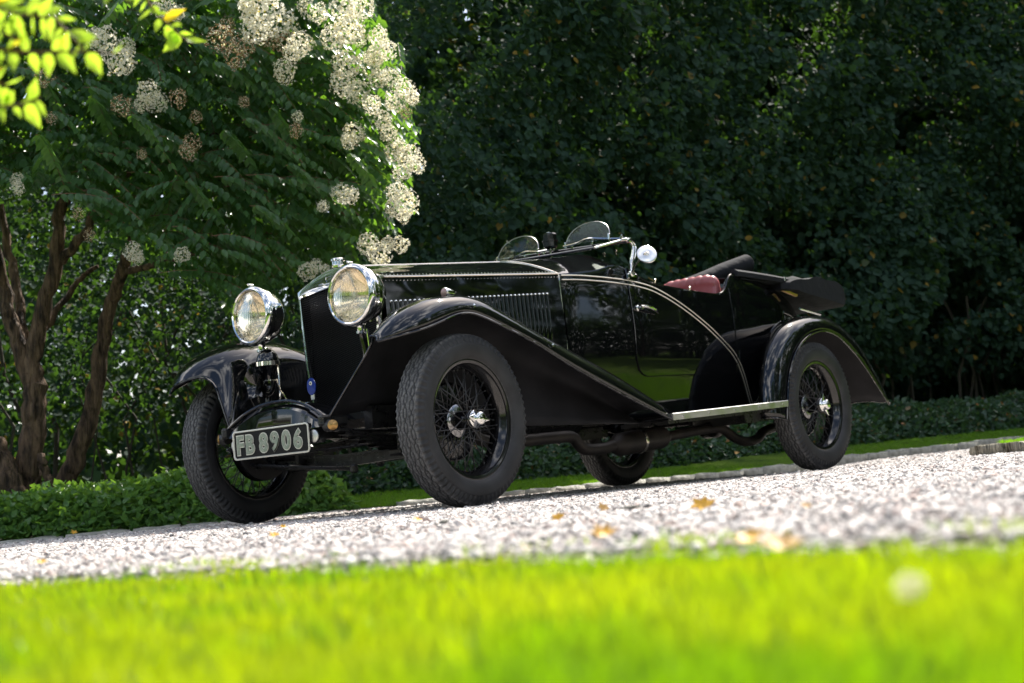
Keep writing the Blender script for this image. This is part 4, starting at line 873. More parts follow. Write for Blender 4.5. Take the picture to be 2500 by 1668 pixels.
# --- windscreen folded flat forwards over the scuttle
ws = bpy.data.objects.new('windscreen', None); link(ws, car)
def SB(mb, name, m, sm=True): return mb.build(name, m, ws, sm)
zr, zf = 1.345, 1.268; xr, xf = 1.72, 1.43
q = MB(); q.tube([(xr, -.47, zr-.025), (xr, .47, zr+.02)], .0085, 10); SB(q, 'frame_bar', M_rim)
q = MB(); q.tube([(xf, -.46, zf), (xf, .46, zf+.03)], .0075, 10); SB(q, 'frame_bar', M_rim)
for sg in (-1, 1):
    q = MB(); q.tube([(xf, sg*.46, zf), (xr, sg*.465, zr-.01)], .0075, 10); SB(q, 'frame_bar', M_chrome)
q = MB(); q.add([(xf+.005, -.45, zf), (xf+.005, .45, zf+.03), (xr-.005, .46, zr+.018), (xr-.005, -.46, zr-.024)], [(0, 1, 2, 3)]); o = SB(q, 'pane', M_glass, False); solid(o, .004)
for sg in (-1, 1):   # S-shaped pillar brackets
    q = MB(); P = catmull([(1.70, sg*.490, 1.135), (1.71, sg*.487, 1.20), (1.735, sg*.485, 1.25), (1.75, sg*.480, 1.295), (1.72, sg*.475, 1.325), (1.66, sg*.470, 1.325)], 6); q.tube(P, np.interp(np.linspace(0, 1, len(P)), [0, .5, 1], [.013, .010, .008]), 12)
    q.tube([(p[0]+.022, p[1], p[2]+.002) for p in P[8:26]], .0055, 8); q.lathe([(-.012, .012), (-.010, .017), (.010, .017), (.012, .012)], (1.70, sg*.492, 1.14), (0, 1, 0), 16); q.lathe([(-.012, .008), (-.010, .014), (.010, .014), (.012, .008)], (1.72, sg*.478, 1.325), (0, 1, 0), 14)
    q.box((1.70, sg*.488, 1.125), (.08, .02, .03), bev=.005); SB(q, 'pillar_bracket', M_chrome)
    q = MB(); q.tube(catmull([(1.72, sg*.47, 1.335), (1.71, sg*.40, 1.345), (1.70, sg*.30, 1.362), (1.70, sg*.22, 1.375), (1.70, sg*.14, 1.362), (1.70, sg*.05, 1.36)], 5), .0075, 8)
    for y in (.44, .36, .24, .1): q.lathe([(-.008, .009), (.008, .009), (.010, .004), (.014, .003)], (1.71, sg*y, 1.348), (0, 0, 1), 8)
    SB(q, 'screen_rail', M_chrome)
# aero screens
for yc, w_, h_ in ((-.215, .30, .115), (.285, .30, .120)):
    q = MB(); pts = [(yc-w_/2, 0)]+[(yc+w_/2*math.cos(a)*(1.0), h_*(math.sin(a))**.75) for a in np.linspace(math.pi, 0, 24)]+[(yc+w_/2, 0)]; z0 = 1.355; x_ = 1.70
    q.V = [(x_+.10*(z/.12)*.4, y, z0+z) for y, z in pts]; q.F = [tuple(range(len(pts)))]; a_o = bpy.data.objects.new('aero_screen', None); link(a_o, car)
    me = mesh('pane', q.V, q.F, M_glass); o = obm('pane', me, a_o); solid(o, .005)
    e = MB(); e.tube(q.V[1:-1], .0025, 6); e.build('edge', M_glass if False else M_alu, a_o)
    for yy in (yc-w_/2, yc+w_/2): c_ = MB(); c_.box((x_, yy, z0+.008), (.014, .014, .034), bev=.003); c_.build('clamp', M_chrome, a_o)
# wiper motor on the frame
q = MB(); V8 = lambda s, z: [(1.69+s*.042*math.cos(a), .035+s*.042*math.sin(a), z) for a in np.linspace(math.pi/8, 2*math.pi+math.pi/8, 8, endpoint=False)]
q.grid([V8(.75, 1.365), V8(1, 1.372), V8(1, 1.398), V8(1.12, 1.400), V8(1.12, 1.408), V8(.95, 1.410), V8(.95, 1.440), V8(.8, 1.448), V8(.0, 1.448)], close_v=True); wm = B(q, 'wiper_motor', M_rim, smooth=False)
q = MB(); q.lathe([(0, .014), (.006, .014), (.010, .006), (.013, 0)], (1.69, .04, 1.448), (0, 0, 1), 12); q.tube([(1.69, .035, 1.29), (1.69, .035, 1.37)], .007, 8); q.tube([(1.69, .1, 1.30), (1.69, -.06, 1.295)], .006, 8); q.build('knob', M_chrome, wm)
# mirror
mr_ = bpy.data.objects.new('mirror', None); link(mr_, car)
q = MB(); nrm = np.array([-.80, -.50, -.05]); nrm = W(.12, -1, .50)-W(0, 0, 0); nrm /= np.linalg.norm(nrm)
c = np.array([1.68, -.612, 1.222]); q.lathe([(.010, 0), (.010, .046), (.006, .053), (0, .055), (-.006, .050), (-.010, 0)], c, nrm, 36); M_mir = mat('polished_mirror_back', (.9, .9, .88), .28, 1.0); q.build('mirror_head', M_mir, mr_)
q = MB(); q.tube([(1.70, -.475, 1.120), (1.665, -.54, 1.175), tuple(c+nrm*.014+np.array([-.01, .005, .0]))], .0055, 8); q.lathe([(0, .011), (.004, .012), (.007, .004)], c+nrm*.009, nrm, 14); q.box((1.70, -.472, 1.118), (.05, .022, .022), bev=.004); q.build('mirror_arm', M_nickel, mr_)
# brackets and studs on the scuttle
q = MB()
for y in (-.30, -.38, .1): q.lathe([(0, .005), (.015, .004), (.018, .007), (.026, .006), (.028, 0)], (1.73, y, 1.262), (0, 0, 1), 8)
B(q, 'scuttle_stud', M_nickel)
# steering wheel
st = bpy.data.objects.new('steering_wheel', None); link(st, car)
q = MB(); cS = np.array([2.02, .22, 1.16]); axn = np.array([.88, 0, .48]); s1 = np.array([0, 1, 0]); s2 = np.cross(axn/np.linalg.norm(axn), s1); ring = [cS+.19*(math.cos(a)*s1+math.sin(a)*s2) for a in np.linspace(0, 2*math.pi, 40)]; q.tube(ring, .011, 8); q.build('wheel_rim', M_rim, st)
for k in range(4): a = math.pi/4+k*math.pi/2; q = MB(); q.tube([cS, cS+.185*(math.cos(a)*s1+math.sin(a)*s2)], .006, 6); q.build('wheel_arm', M_alu, st)
q = MB(); q.tube([cS, cS-axn*.3], .014, 8); q.build('steering_column', M_rim, st)
# seats
for yc in (-.225, .225):
    se = bpy.data.objects.new('front_seat', None); link(se, car); G = []
    for t in np.linspace(-1, 1, 45):
        y = yc+.205*t; fl = .007*abs(math.sin((t+1)*math.pi*4.0)); ed = (1-abs(t)**6); z0 = 1.175+.02*ed; prof = []
        for a in np.linspace(-.5, math.pi+.2, 14): prof.append((2.655-.042*ed**.4*math.cos(a)*(1+fl*8)+.0, y, z0-.045+(.045+fl)*math.sin(a)*max(.25, ed**.35)))
        prof = [(2.50, y, .80), (2.59+.0, y, 1.02)]+[(x, y_, z) for x, y_, z in prof]+[(2.74, y, .80)]; G.append(prof)
    q = MB().grid(G); q.F += [tuple(range(len(G[0])))[::-1], tuple(len(q.V)-len(G[0])+k for k in range(len(G[0])))]; o = q.build('seat_back', M_leather, se)
    q = MB(); q.box((2.35, yc, .78), (.5, .40, .14), bev=.04); q.build('seat_cushion', M_leather, se)
se = bpy.data.objects.new('rear_seat', None); link(se, car); q = MB(); q.box((3.05, 0, 1.0), (.14, .80, .36), bev=.05); q.build('seat_back', M_leather, se)
# hood (folded roof) : side arms, bag, rolled flap
hd = bpy.data.objects.new('folded_hood', None); link(hd, car)
for sg in (-1, 1):
    G = []
    for t in np.linspace(0, 1, 9):
        x = 2.74+t*.60; z = 1.195-.020*t-.012*t*t; w_ = .026+.006*t; y = .485+.02*t
        G.append([(x, sg*(y-w_), z-.018), (x, sg*(y+w_), z-.022), (x, sg*(y+w_+.004), z+.004), (x, sg*(y+w_*.3), z+.020), (x, sg*(y-w_*.5), z+.020)])
    q = MB().grid(G, close_v=True); q.F += [(0, 1, 2, 3, 4)]; q.build('side_arm', M_fabric, hd)
    q = MB(); q.box((3.235, sg*.540, 1.170), (.018, .008, .026), bev=.003); q.build('strap_buckle', M_nickel, hd)
    q = MB(); q.tube([(3.25, sg*.50, 1.115), (3.42, sg*.50, 1.085)], .014, 8); q.build('hood_joint', M_brass, hd)
G = []
for y in np.linspace(-.56, .56, 29):
    e = abs(y)/.56; en = max(0, (e-.93)/.07); wr = .009*math.sin(y*37)+.006*math.sin(y*71+1); arc = 0.07*(1-e*e)
    P = [(3.20+arc, 1.115), (3.22+arc, 1.165), (3.36+arc, 1.190+wr), (3.60+arc, 1.192-wr), (3.85+arc, 1.182), (3.955+arc, 1.160), (3.99+arc, 1.10+wr), (3.985+arc, 1.045), (3.94+arc, 1.022), (3.70+arc, 1.040-wr), (3.45+arc, 1.080), (3.28+arc, 1.105)]
    P = np.array(P); cxz = P.mean(0); P = cxz+(P-cxz)*(1-.12*en); P = catmull(np.vstack([P, P[:1]]), 4)[:-1]
    P[:, 1] += .006*np.sin(P[:, 0]*28+y*9)*(P[:, 1] > 1.1)
    G.append([(x, y, z) for x, z in P])
q = MB().grid(G, close_v=True); nG = len(G[0]); q.F += [tuple(range(nG))[::-1], tuple(len(q.V)-nG+k for k in range(nG))]; q.build('hood_bag', M_fabric, hd)
q = MB(); P = catmull([(2.86, .06, 1.17), (3.02, .05, 1.215), (3.20, .03, 1.255), (3.42, .01, 1.31), (3.60, -.02, 1.355), (3.66, -.03, 1.368)], 5); R_ = np.interp(np.linspace(0, 1, len(P)), [0, .3, .6, 1], [.030, .040, .055, .062])
q.tube(P, R_, 20, caps=False); d0 = P[-1]-P[-2]; q.lathe([(0, .062), (.004, .060), (0, .054), (-.10, .045), (-.10, 0)], P[-1], d0, 20); q.build('rolled_flap', M_fabric, hd)
q = MB(); G = []
for t in np.linspace(0, 1, 9):
    G.append([(2.80+.75*t, y, 1.165+.035*math.cos(y*3)-.03*t+.004*math.sin(y*30+t*9)) for y in np.linspace(-.50, .50, 21)])
q.grid(G); o = q.build('cover_cloth', M_fabric, hd); solid(o, .006)
# tail reflector parts: spare detail under the bag
q = MB(); q.tube([(3.45, -.50, 1.00), (3.85, -.42, .985)], .008, 8); B(q, 'hood_strut', M_chrome)

# ------------------------------------------------------------------ kerb-side planting
def along(s): return np.interp(s, cum, KERB[:, 0]), np.interp(s, cum, KERB[:, 1])
def offset_pts(s, off):
    a, d = along(s); a2, d2 = along(s+.1); tx, ty = a2-a, d2-d; tl = np.hypot(tx, ty)+1e-9; return a-ty/tl*off, d+tx/tl*off, tx/tl, ty/tl
HP = catmull(np.array([(-16, 9.6), (-9, 10.2), (-5, 10.8), (-2, 11.3), (0, 12.0), (2, 14.0), (4, 15.6), (6.5, 17.3), (9, 19.0), (14, 22.5)], float), 6)
hcum = np.concatenate([[0], np.cumsum(np.hypot(*np.diff(HP, axis=0).T))])
def h_at(a): return float(np.interp(a, HP[:, 0], hcum))
def hoff(s, off):
    a, d = np.interp(s, hcum, HP[:, 0]), np.interp(s, hcum, HP[:, 1]); a2, d2 = np.interp(s+.1, hcum, HP[:, 0]), np.interp(s+.1, hcum, HP[:, 1]); tx, ty = a2-a, d2-d; tl = np.hypot(tx, ty)+1e-9; return a-ty/tl*off, d+tx/tl*off, tx/tl, ty/tl
def s_at(a): return float(np.interp(a, KERB[:, 0], cum))
def low_planting(name, label, cat, m, s0, s1, o0, o1, hfun, n, L, lift=0.0, seed=1, kind='stuff', up=.5, nparts=0):
    r_ = np.random.default_rng(seed); s = r_.uniform(s0, s1, n); u = r_.uniform(0, 1, n); face = r_.uniform(size=n) < .45
    ph = np.where(face, r_.uniform(0, 1, n)*math.pi/2, math.pi/2+u*1.2)    # over front and top of the mound
    wdt = (o1-o0); r0 = .28
    off = np.where(face, o0+r0*(1-np.sin(ph)), o0+r0+u*(wdt-r0)); H = hfun(s)
    z = np.where(face, H*np.cos(ph)**.8*1.0, H)+r_.normal(0, .02, n)
    z = np.where(face, H*(r_.uniform(0, 1, n)), z); off = np.where(face, o0+r0*(z/H)**2*.7, off)
    bump = fbm(s*3.1, off*5, 1.6, seed)*.07; z = np.maximum(.0, z+bump*(z/H)); off = off-bump*.6+r_.uniform(0, .10, n)*face
    a, d, tx, ty = offset_pts(s, off)
    P = Wa(a, d, z+lift+(gk(a)+.035 if lift else 0)); outw = np.stack([-(-ty), -(tx)], 1); o3 = Wa(ty, -tx, np.zeros(n))-Wa(np.zeros(n), np.zeros(n), np.zeros(n))
    N = norm(o3*(.6*(1-z/H*.7))[:, None]+np.array([0, 0, 1.0])*up+r_.normal(0, .45, (n, 3)))
    T = norm(o3*.6+r_.normal(0, .7, (n, 3))+np.array([0, 0, -.15])); Ls = L*r_.uniform(.7, 1.3, n)
    t = thing(name, label, cat, tuple(P.mean(0)*np.array([1, 1, 0])))
    leaf_set(t, 'leaf', m, P, T, N, Ls, Ls*.62, nparts, 'foliage'); return t
sE = s_at(-1.02)
low_planting('ground_cover', 'dense bright green leafy ground cover under the flowering tree behind the front wheels', 'ground cover', M_gcov, s_at(-6), sE, .05, 1.5,
             lambda s: .27*np.clip((sE-s)/.22, .1, 1)**.5+.03*np.sin(s*2.1), 24000, .056, seed=4, nparts=300)
low_planting('low_hedge', 'low dark green hedge behind the grass strip, running to the right edge', 'hedge', M_lhedge, s_at(-1.15), s_at(8.5), 
             .72, 1.7, lambda s: .26+.010*(s-s_at(0))+.03*np.sin(s*1.7), 42000, .05, lift=.08, seed=5, nparts=300)
# ------------------------------------------------------------------ tall hedge
def tall_hedge(name, label, m, s0, s1, off, depth, zb, zt, n, L, seed, nparts, bumps=.42, gapf=0.0, thin=.12):
    r_ = np.random.default_rng(seed); s = r_.uniform(s0, s1, n); z = zb+(zt-zb)*r_.uniform(0, 1, n)**.92
    bump = fbm(s*1.3, z*1.9, 1.2, seed)*bumps+fbm(s*4.5, z*5.5, 1.2, seed+3)*.10
    dep = np.abs(r_.exponential(.16, n)); dep = np.where(r_.uniform(size=n) < .30, r_.uniform(0, depth, n), dep)
    dep = np.minimum(dep, depth); zl = np.clip((z-zb)/.7, 0, 1)
    o_ = off-bump+dep+(1-zl)*.25; keep = r_.uniform(size=n) < np.maximum(thin+(1-thin)*zl, np.where(s < h_at(-.8), .45, 0))
    keep &= ~((fbm(s*2.3, z*2.9, 1.0, seed+8) > .26+gapf))
    keep &= z < np.interp(hoff(s, o_)[0], [-2.2, -.6, .6], [3.2, 4.6, 9])+.15*np.sin(s*5)
    s, z, o_ = s[keep], z[keep], o_[keep]; n = len(s)
    a, d, tx, ty = hoff(s, o_); P = Wa(a, d, z); o3 = Wa(ty, -tx, 0*s)-Wa(0*s, 0*s, 0*s)
    N = norm(o3*.75+np.array([0, 0, .55])+r_.normal(0, .48, (n, 3))); T = norm(np.array([0, 0, -.7])+o3*.35+r_.normal(0, .55, (n, 3)))
    Ls = L*r_.uniform(.6, 1.25, n)*np.interp(a, [-1.2, .6], [.52, 1]); t = thing(name, label, 'hedge', tuple(P.mean(0)*np.array([1, 1, 0])))
    leaf_set(t, 'leaf', m, P, T, N, Ls, Ls*.86, nparts, 'foliage'); return t, r_
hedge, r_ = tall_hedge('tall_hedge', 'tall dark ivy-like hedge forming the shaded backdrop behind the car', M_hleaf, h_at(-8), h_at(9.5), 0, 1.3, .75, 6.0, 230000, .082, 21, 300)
# its stems
loc = Vector(hedge.location); hs = h_at(-7)
while hs < h_at(9):
    of = rnd.uniform(.3, 1.1); a, d, tx, ty = [float(q) for q in hoff(np.array(hs), of)]; P = [W(a+rnd.uniform(-.08, .08)*k, d, -.02+.42*k) for k in range(5)]
    k_ = rnd.uniform(.006, .02); q = MB(); q.tube([np.array(p)-np.array(loc) for p in P], [k_*1.2, k_, k_, k_*.9, k_*.8], 6); q.build('stem', M_stem, hedge); hs += rnd.uniform(.07, .22)
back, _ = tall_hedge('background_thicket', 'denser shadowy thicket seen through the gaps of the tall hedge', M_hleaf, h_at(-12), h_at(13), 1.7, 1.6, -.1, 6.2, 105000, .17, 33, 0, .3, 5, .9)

def wood(seed, a0, a1, d0, d1, z1, n, L, label):
    r_ = np.random.default_rng(seed); a = r_.uniform(a0, a1, n); d = r_.uniform(d0, d1, n); z = r_.uniform(0, z1, n)*(1-.12*np.abs(np.sin(a*.6+seed)))
    P = Wa(a, d, z); N = norm(r_.normal(0, .6, (n, 3))+np.array([0, 0, .5])-np.array([E2[0], E2[1], 0])*.6); Ls = L*r_.uniform(.6, 1.2, n)
    t = thing('background_wood', label, 'trees', tuple(P.mean(0)*np.array([1, 1, 0]))); V, F = leaves(P-np.array(t.location), norm(r_.normal(size=(n, 3))-np.array([0, 0, .5])), N, Ls, Ls*.8)
    o = big_mesh('foliage', V, F, M_tleaf, t); o['kind'] = 'stuff'; return t
wood(71, -16, 4, 19, 22, 11, 40000, .26, 'far wood glimpsed through gaps in the flowering tree')
wood(72, 4, 22, 21, 24, 12, 36000, .26, 'far wood glimpsed through gaps in the tall hedge at right')
wood(73, 20, 24, -6, 26, 4.5, 30000, .28, 'leafy screen at the far right beyond the island, outside the frame')
# ------------------------------------------------------------------ crepe myrtle tree
tree = thing('crepe_myrtle_tree', 'arching crepe myrtle tree full of white flower clusters behind the front of the car', 'tree', W(-3.2, 10.3, 0)); tl_ = np.array(tree.location)
def limb(pts, r0, r1, name='limb', seed=0):
    P = catmull([W(*p) for p in pts], 6); r_ = np.random.default_rng(seed); P[1:-1] += r_.normal(0, .008, P[1:-1].shape)
    R_ = .86*np.linspace(r0, r1, len(P))*(1+.06*np.sin(np.arange(len(P))*1.9)); q = MB(); q.tube([p-tl_ for p in P], R_, 14); o = q.build(name, M_bark, tree); return P
LB_ = []
def pxat(px, py, dd):      # helper to lay trunks out in the plane d = dd (tree metres)
    v = _fw+_r*(px-1250)/3737.93-_u*(py-834)/3737.93; t = dd/(v[0]*E2[0]+v[1]*E2[1]); p = CAM+v*t; q = p[:2]-CAM[:2]
    return float(q @ E1), float(q @ E2), float(p[2])
def L_(pts, r0, r1, name='limb'): LB_.append(limb([pxat(*p) for p in pts], r0, r1, name, len(LB_)))
L_([(60, 1260, 10.3), (75, 1100, 10.3), (85, 980, 10.3), (75, 900, 10.3)], .105, .085, 'trunk')
L_([(75, 930, 10.3), (40, 820, 10.3), (5, 700, 10.3), (-30, 520, 10.2)], .07, .045)
L_([(80, 930, 10.3), (95, 800, 10.3), (135, 650, 10.3), (150, 520, 10.3), (190, 430, 10.2), (300, 320, 10.0)], .075, .03)
L_([(60, 900, 10.35), (50, 780, 10.5), (30, 640, 10.6), (0, 500, 10.6)], .05, .03)
L_([(150, 640, 10.3), (210, 560, 10.2), (260, 470, 10.1), (420, 360, 9.9), (640, 300, 9.7)], .04, .015)
L_([(140, 1220, 10.6), (200, 1080, 10.6), (238, 930, 10.6), (262, 780, 10.6), (300, 660, 10.5), (330, 560, 10.4), (460, 440, 10.2)], .085, .03, 'trunk')
L_([(110, 800, 10.4), (190, 690, 10.6), (240, 650, 10.6)], .03, .015)
L_([(-20, 1080, 10.2), (10, 1150, 10.15), (45, 1235, 10.1)], .10, .11, 'trunk')
L_([(100, 1110, 10.2), (118, 1170, 10.2), (150, 1215, 10.2)], .03, .045)
L_([(300, 660, 10.5), (420, 640, 10.3), (560, 600, 10.1), (700, 560, 9.9)], .03, .012)
L_([(330, 560, 10.4), (560, 420, 10.0), (760, 330, 9.7), (930, 300, 9.5)], .03, .01)
L_([(230, 120, 10.2), (420, 100, 10.0), (650, 60, 9.8), (850, 50, 9.7)], .03, .01)
# canopy outline in source pixels: upper left mass; right edge polyline
REDGE = [(-200, 900), (0, 890), (60, 950), (200, 1000), (260, 1020), (400, 1035), (520, 1010), (600, 950), (660, 900), (720, 700), (800, 620), (870, 420), (900, 200)]
def canopy_ok(px, py):
    xr_ = np.interp(py, [p[0] for p in REDGE], [p[1] for p in REDGE]); bot = np.interp(px, [-400, 0, 150, 260, 330, 480, 600, 720, 1040], [470, 470, 460, 520, 640, 640, 800, 700, 640])
    return (px < xr_) & (py < bot)
P_, T_, N_, L__, tw_ = [], [], [], [], MB()
ns = 0; sprays = 0
while sprays < 1500:
    px_, py_ = rng.uniform(-350, 1050), rng.uniform(-150, 800); dd = rng.uniform(8.9, 10.7) if rng.uniform() < .55 else rng.uniform(8.8, 9.6)
    if not canopy_ok(px_, py_): continue
    thin = py_ > 560
    if thin and rng.uniform() < .35: continue
    e = W(*pxat(px_, py_, dd)); Ls = rng.uniform(.30, .62)
    dirh = np.array([rng.normal(.55, .8), rng.normal(-.25, .45)]); dirh[0] = abs(dirh[0]) if px_ > 500 else dirh[0]; dirh /= np.linalg.norm(dirh); dv = W(*dirh, 0)-W(0, 0, 0)
    droop = rng.uniform(.35, 1.7); n_ = int(Ls/.042); pts = []
    for k in range(n_+1):
        t = k/n_-1.0; pts.append(e+dv*Ls*t*(1-.25*droop*abs(t))+np.array([0, 0, Ls*droop*(.9*(-t) - .55*t*t)]) - np.array([0, 0, 0]))
    pts = np.array(pts); tg = np.gradient(pts, axis=0); tg = norm(tg); upn = np.array([0, 0, 1.0])
    sd = norm(np.cross(tg, upn)); 
    for k in range(2, n_+1):
        for s in (-1, 1):
            ta = sd[k]*s*.75+tg[k]*.30+np.array([0, 0, -.85])+rng.normal(0, .10, 3)
            P_.append(pts[k]); T_.append(ta); nn_ = np.cross(tg[k], ta)*s + rng.normal(0, .15, 3); N_.append((nn_ if nn_ @ _fw < 0 else -nn_)-_fw*.35); L__.append(rng.uniform(.072, .096)*(1-.35*(k/n_)**4)*(.8 if k < 4 else 1))
    if rng.uniform() < .55: tw_.tube(pts[::3], .0022, 3, caps=False)
    sprays += 1
nf = 0
while nf < 14000:
    px_, py_ = rng.uniform(-350, 1040), rng.uniform(-150, 760)
    if not canopy_ok(px_+25, py_+25) or (py_ > 470 and rng.uniform() < .5): continue
    P_.append(W(*pxat(px_, py_, rng.uniform(9.7, 10.7)))); T_.append(np.array([rng.normal(0, .6), rng.normal(0, .6), -.8])); N_.append(np.array([-E2[0], -E2[1], .5])+rng.normal(0, .5, 3)); L__.append(rng.uniform(.06, .085)); nf += 1
P_, T_, N_, L__ = np.array(P_), norm(np.array(T_)), norm(np.array(N_)), np.array(L__)
leaf_set(tree, 'leaf', M_mleaf, P_, T_, N_, L__, L__*.54, 300, 'foliage')
o = tw_.build('twigs', M_twig, tree, smooth=False); o.location = tuple(-tl_); o['kind'] = 'stuff'
# flower clusters
def cluster(seed, n=150, m=None):
    r_ = np.random.default_rng(seed); V = []; F = []
    for i in range(n):
        u = r_.normal(size=3); u /= np.linalg.norm(u); rr = r_.uniform(.68, 1.0)**.6; lob = 1+.22*math.sin(u[0]*5+seed)*math.cos(u[2]*4+seed*2)
        c = u*rr*lob*np.array([.5, .5, .5]); k0 = r_.uniform(.042, .062)
        fn_ = u+r_.normal(0, .35, 3); fn_ /= np.linalg.norm(fn_); a1 = np.cross(fn_, [.3, .5, .8]); a1 /= np.linalg.norm(a1); a2 = np.cross(fn_, a1)
        for p in range(5):
            an = p*1.2566+r_.uniform(-.2, .2); dr = a1*math.cos(an)+a2*math.sin(an); sd_ = np.cross(fn_, dr); k = len(V); cu = r_.uniform(-.3, .5)
            V += [c, c+dr*k0*.6+sd_*k0*.42+fn_*k0*cu*.3, c+dr*k0*1.05+fn_*k0*cu, c+dr*k0*.6-sd_*k0*.42+fn_*k0*cu*.5]; F += [(k, k+1, k+2), (k, k+2, k+3)]
    return mesh('flower_cluster', V, F, m)
CW = [cluster(100+i, 240, M_petal) for i in range(4)]; CB = [cluster(200+i, 150, M_petalb) for i in range(3)]
FL = [(600, 25, 58, 0), (640, 60, 55, 0), (590, 70, 40, 0), (560, 105, 34, 1), (655, 100, 30, 1), (620, 90, 30, 1), (652, 166, 33, 0), (690, 100, 32, 0), (672, 120, 28, 0), (790, 20, 50, 0), (830, 12, 40, 0), (800, 66, 48, 0), (765, 88, 38, 0), (820, 80, 34, 0), (868, 85, 36, 0), (885, 112, 32, 0), (860, 130, 30, 0), (795, 150, 44, 0), (850, 150, 40, 0), (870, 180, 34, 0), (785, 195, 36, 0), (822, 215, 42, 0), (855, 240, 28, 0), (900, 180, 36, 0), (930, 205, 38, 0), (905, 232, 32, 0), (945, 225, 24, 0), (878, 275, 30, 0), (890, 305, 30, 0), (812, 305, 36, 0), (800, 325, 24, 0), (910, 345, 34, 0), (935, 355, 36, 0), (955, 378, 30, 0), (922, 395, 26, 0), (912, 440, 34, 0), (935, 465, 34, 0), (905, 478, 32, 0), (925, 495, 26, 0), (785, 445, 34, 0), (803, 447, 26, 0), (742, 474, 18, 0), (845, 560, 32, 0), (872, 585, 36, 0), (890, 560, 26, 0), (918, 562, 26, 0), (705, 622, 26, 0), (725, 612, 20, 0), (745, 618, 16, 0),
      (340, 210, 34, 0), (360, 235, 30, 0), (328, 240, 22, 0), (280, 243, 32, 1), (408, 225, 25, 1), (440, 330, 26, 1), (430, 350, 24, 1), (38, 412, 18, 0), (42, 432, 18, 0), (305, 578, 26, 0), (318, 594, 18, 0), (418, 585, 22, 0), (683, 268, 18, 0), (680, 300, 22, 1), (240, 92, 36, 0), (212, 84, 24, 0), (275, 140, 38, 0), (290, 105, 28, 0), (118, 272, 18, 1), (505, 88, 40, 1), (540, 130, 34, 1), (520, 62, 26, 1), (375, 18, 34, 0), (405, 30, 26, 0), (100, 180, 26, 1), (450, 268, 18, 1), (325, 355, 16, 1), (180, 490, 16, 1), (205, 540, 18, 1), (560, 235, 18, 1), (730, 30, 30, 0), (700, 15, 26, 0), (575, 15, 30, 0), (930, 260, 20, 1)]
for fx, fy, fr, br in FL:
    dd = rng.uniform(8.35, 8.85); a, d, z = pxat(fx*1.0638, fy*1.0638, dd); sc = fr*1.0638*(rng.uniform(1.4, 1.75) if fx > 740 else rng.uniform(1.6, 1.95))/3738*dd
    obm('flower_cluster', rnd.choice(CB if br else CW), tree, Matrix.Translation(Vector(W(a, d, z)-tl_)) @ Euler((rnd.uniform(0, 6), rnd.uniform(0, 6), rnd.uniform(0, 6))).to_matrix().to_4x4() @ Matrix.Diagonal((sc, sc*rnd.uniform(.85, 1.1), sc*rnd.uniform(.85, 1.15), 1)))
# ------------------------------------------------------------------ overhanging branch, close to the camera
ob = thing('overhanging_branch', 'out-of-focus sunlit yellow-green branch hanging in at the top left corner', 'branch', W(-1.2, 2.6, 1.1)); obl = np.array(ob.location)
lm_ = mesh('leaf', LEAF_UV, [tuple(f) for f in LEAF_F.tolist()], M_bleaf)
def near_spray(pts, n_, L, dd, spread=1.0, tip=1.0):
    P = catmull([W(*pxat(x*1.0638, y*1.0638, dd)) for x, y in pts], 8); q = MB(); q.tube([p-obl for p in P], np.linspace(.003, .0015, len(P)), 6); q.build('twig', M_twig, ob)
    T = norm(np.gradient(P, axis=0))
    for k in range(n_):
        i = int((k+.5)/n_*(len(P)-1)); t = T[i]; s = 1 if k % 2 else -1; sd = np.cross(t, -_fw); sd /= np.linalg.norm(sd)
        ta = t*.45+sd*s*spread+np.array([rnd.uniform(-.6, .6), rnd.uniform(-.6, .6), rnd.uniform(-.7, .2)]); nn_ = -_fw*.7+np.array([rnd.uniform(-.5, .5), rnd.uniform(-.5, .5), .5+rnd.uniform(-.3, .3)]); l_ = L*rnd.uniform(.75, 1.15)
        l_ *= rnd.uniform(.75, 1.1)
        if rnd.random() < .18: continue
        obm('leaf', lm_, ob, Matrix.Translation(Vector(-obl)) @ leaf_frame(P[i], ta, nn_, l_, l_*rnd.uniform(.42, .6)))
near_spray([(320, -40), (350, 20), (390, 60), (430, 95)], 15, .050, 3.1)
near_spray([(-60, 105), (60, 120), (160, 118), (275, 122)], 19, .043, 2.4)
near_spray([(90, -40), (120, 30), (160, 80), (190, 110)], 10, .044, 2.5)
near_spray([(-60, -20), (0, 20), (60, 35), (120, 40)], 15, .044, 2.4)
near_spray([(-60, 250), (0, 245), (50, 240), (90, 225)], 10, .045, 2.5)
near_spray([(-50, 60), (0, 75), (40, 90)], 6, .043, 2.4)
near_spray([(-40, 180), (0, 190), (20, 200)], 6, .045, 2.5)
near_spray([(200, -60), (260, -20), (300, 10)], 8, .050, 2.8)
# ------------------------------------------------------------------ trees behind the camera (seen mirrored in paint and chrome)
def far_tree(a, d, h, r_, seed, label):
    t = thing('broadleaf_tree', label, 'tree', W(a, d, 0), 'trees across the lawn'); q = MB(); q.tube([(0, 0, 0), (.1, 0, h*.25), (0, .1, h*.6)], [.28, .2, .1], 10); q.build('trunk', M_bark, t)
    rr = np.random.default_rng(seed); n = 5200; u = norm(rr.normal(size=(n, 3))); lob = 1+.25*np.sin(u[:, 0]*4+seed)*np.cos(u[:, 1]*5+seed)+.12*np.sin(u[:, 2]*9+seed)
    P = u*(rr.uniform(.55, 1, n)**.5*lob)[:, None]*np.array([r_, r_, h*.42])+np.array([0, 0, h*.60]); N = norm(u+rr.normal(0, .5, (n, 3))); T = norm(rr.normal(size=(n, 3)))
    Ls = rr.uniform(.22, .42, n); V, F = leaves(P, T, N, Ls, Ls*.8); o = big_mesh('crown', V, F, M_tleaf, t); return t
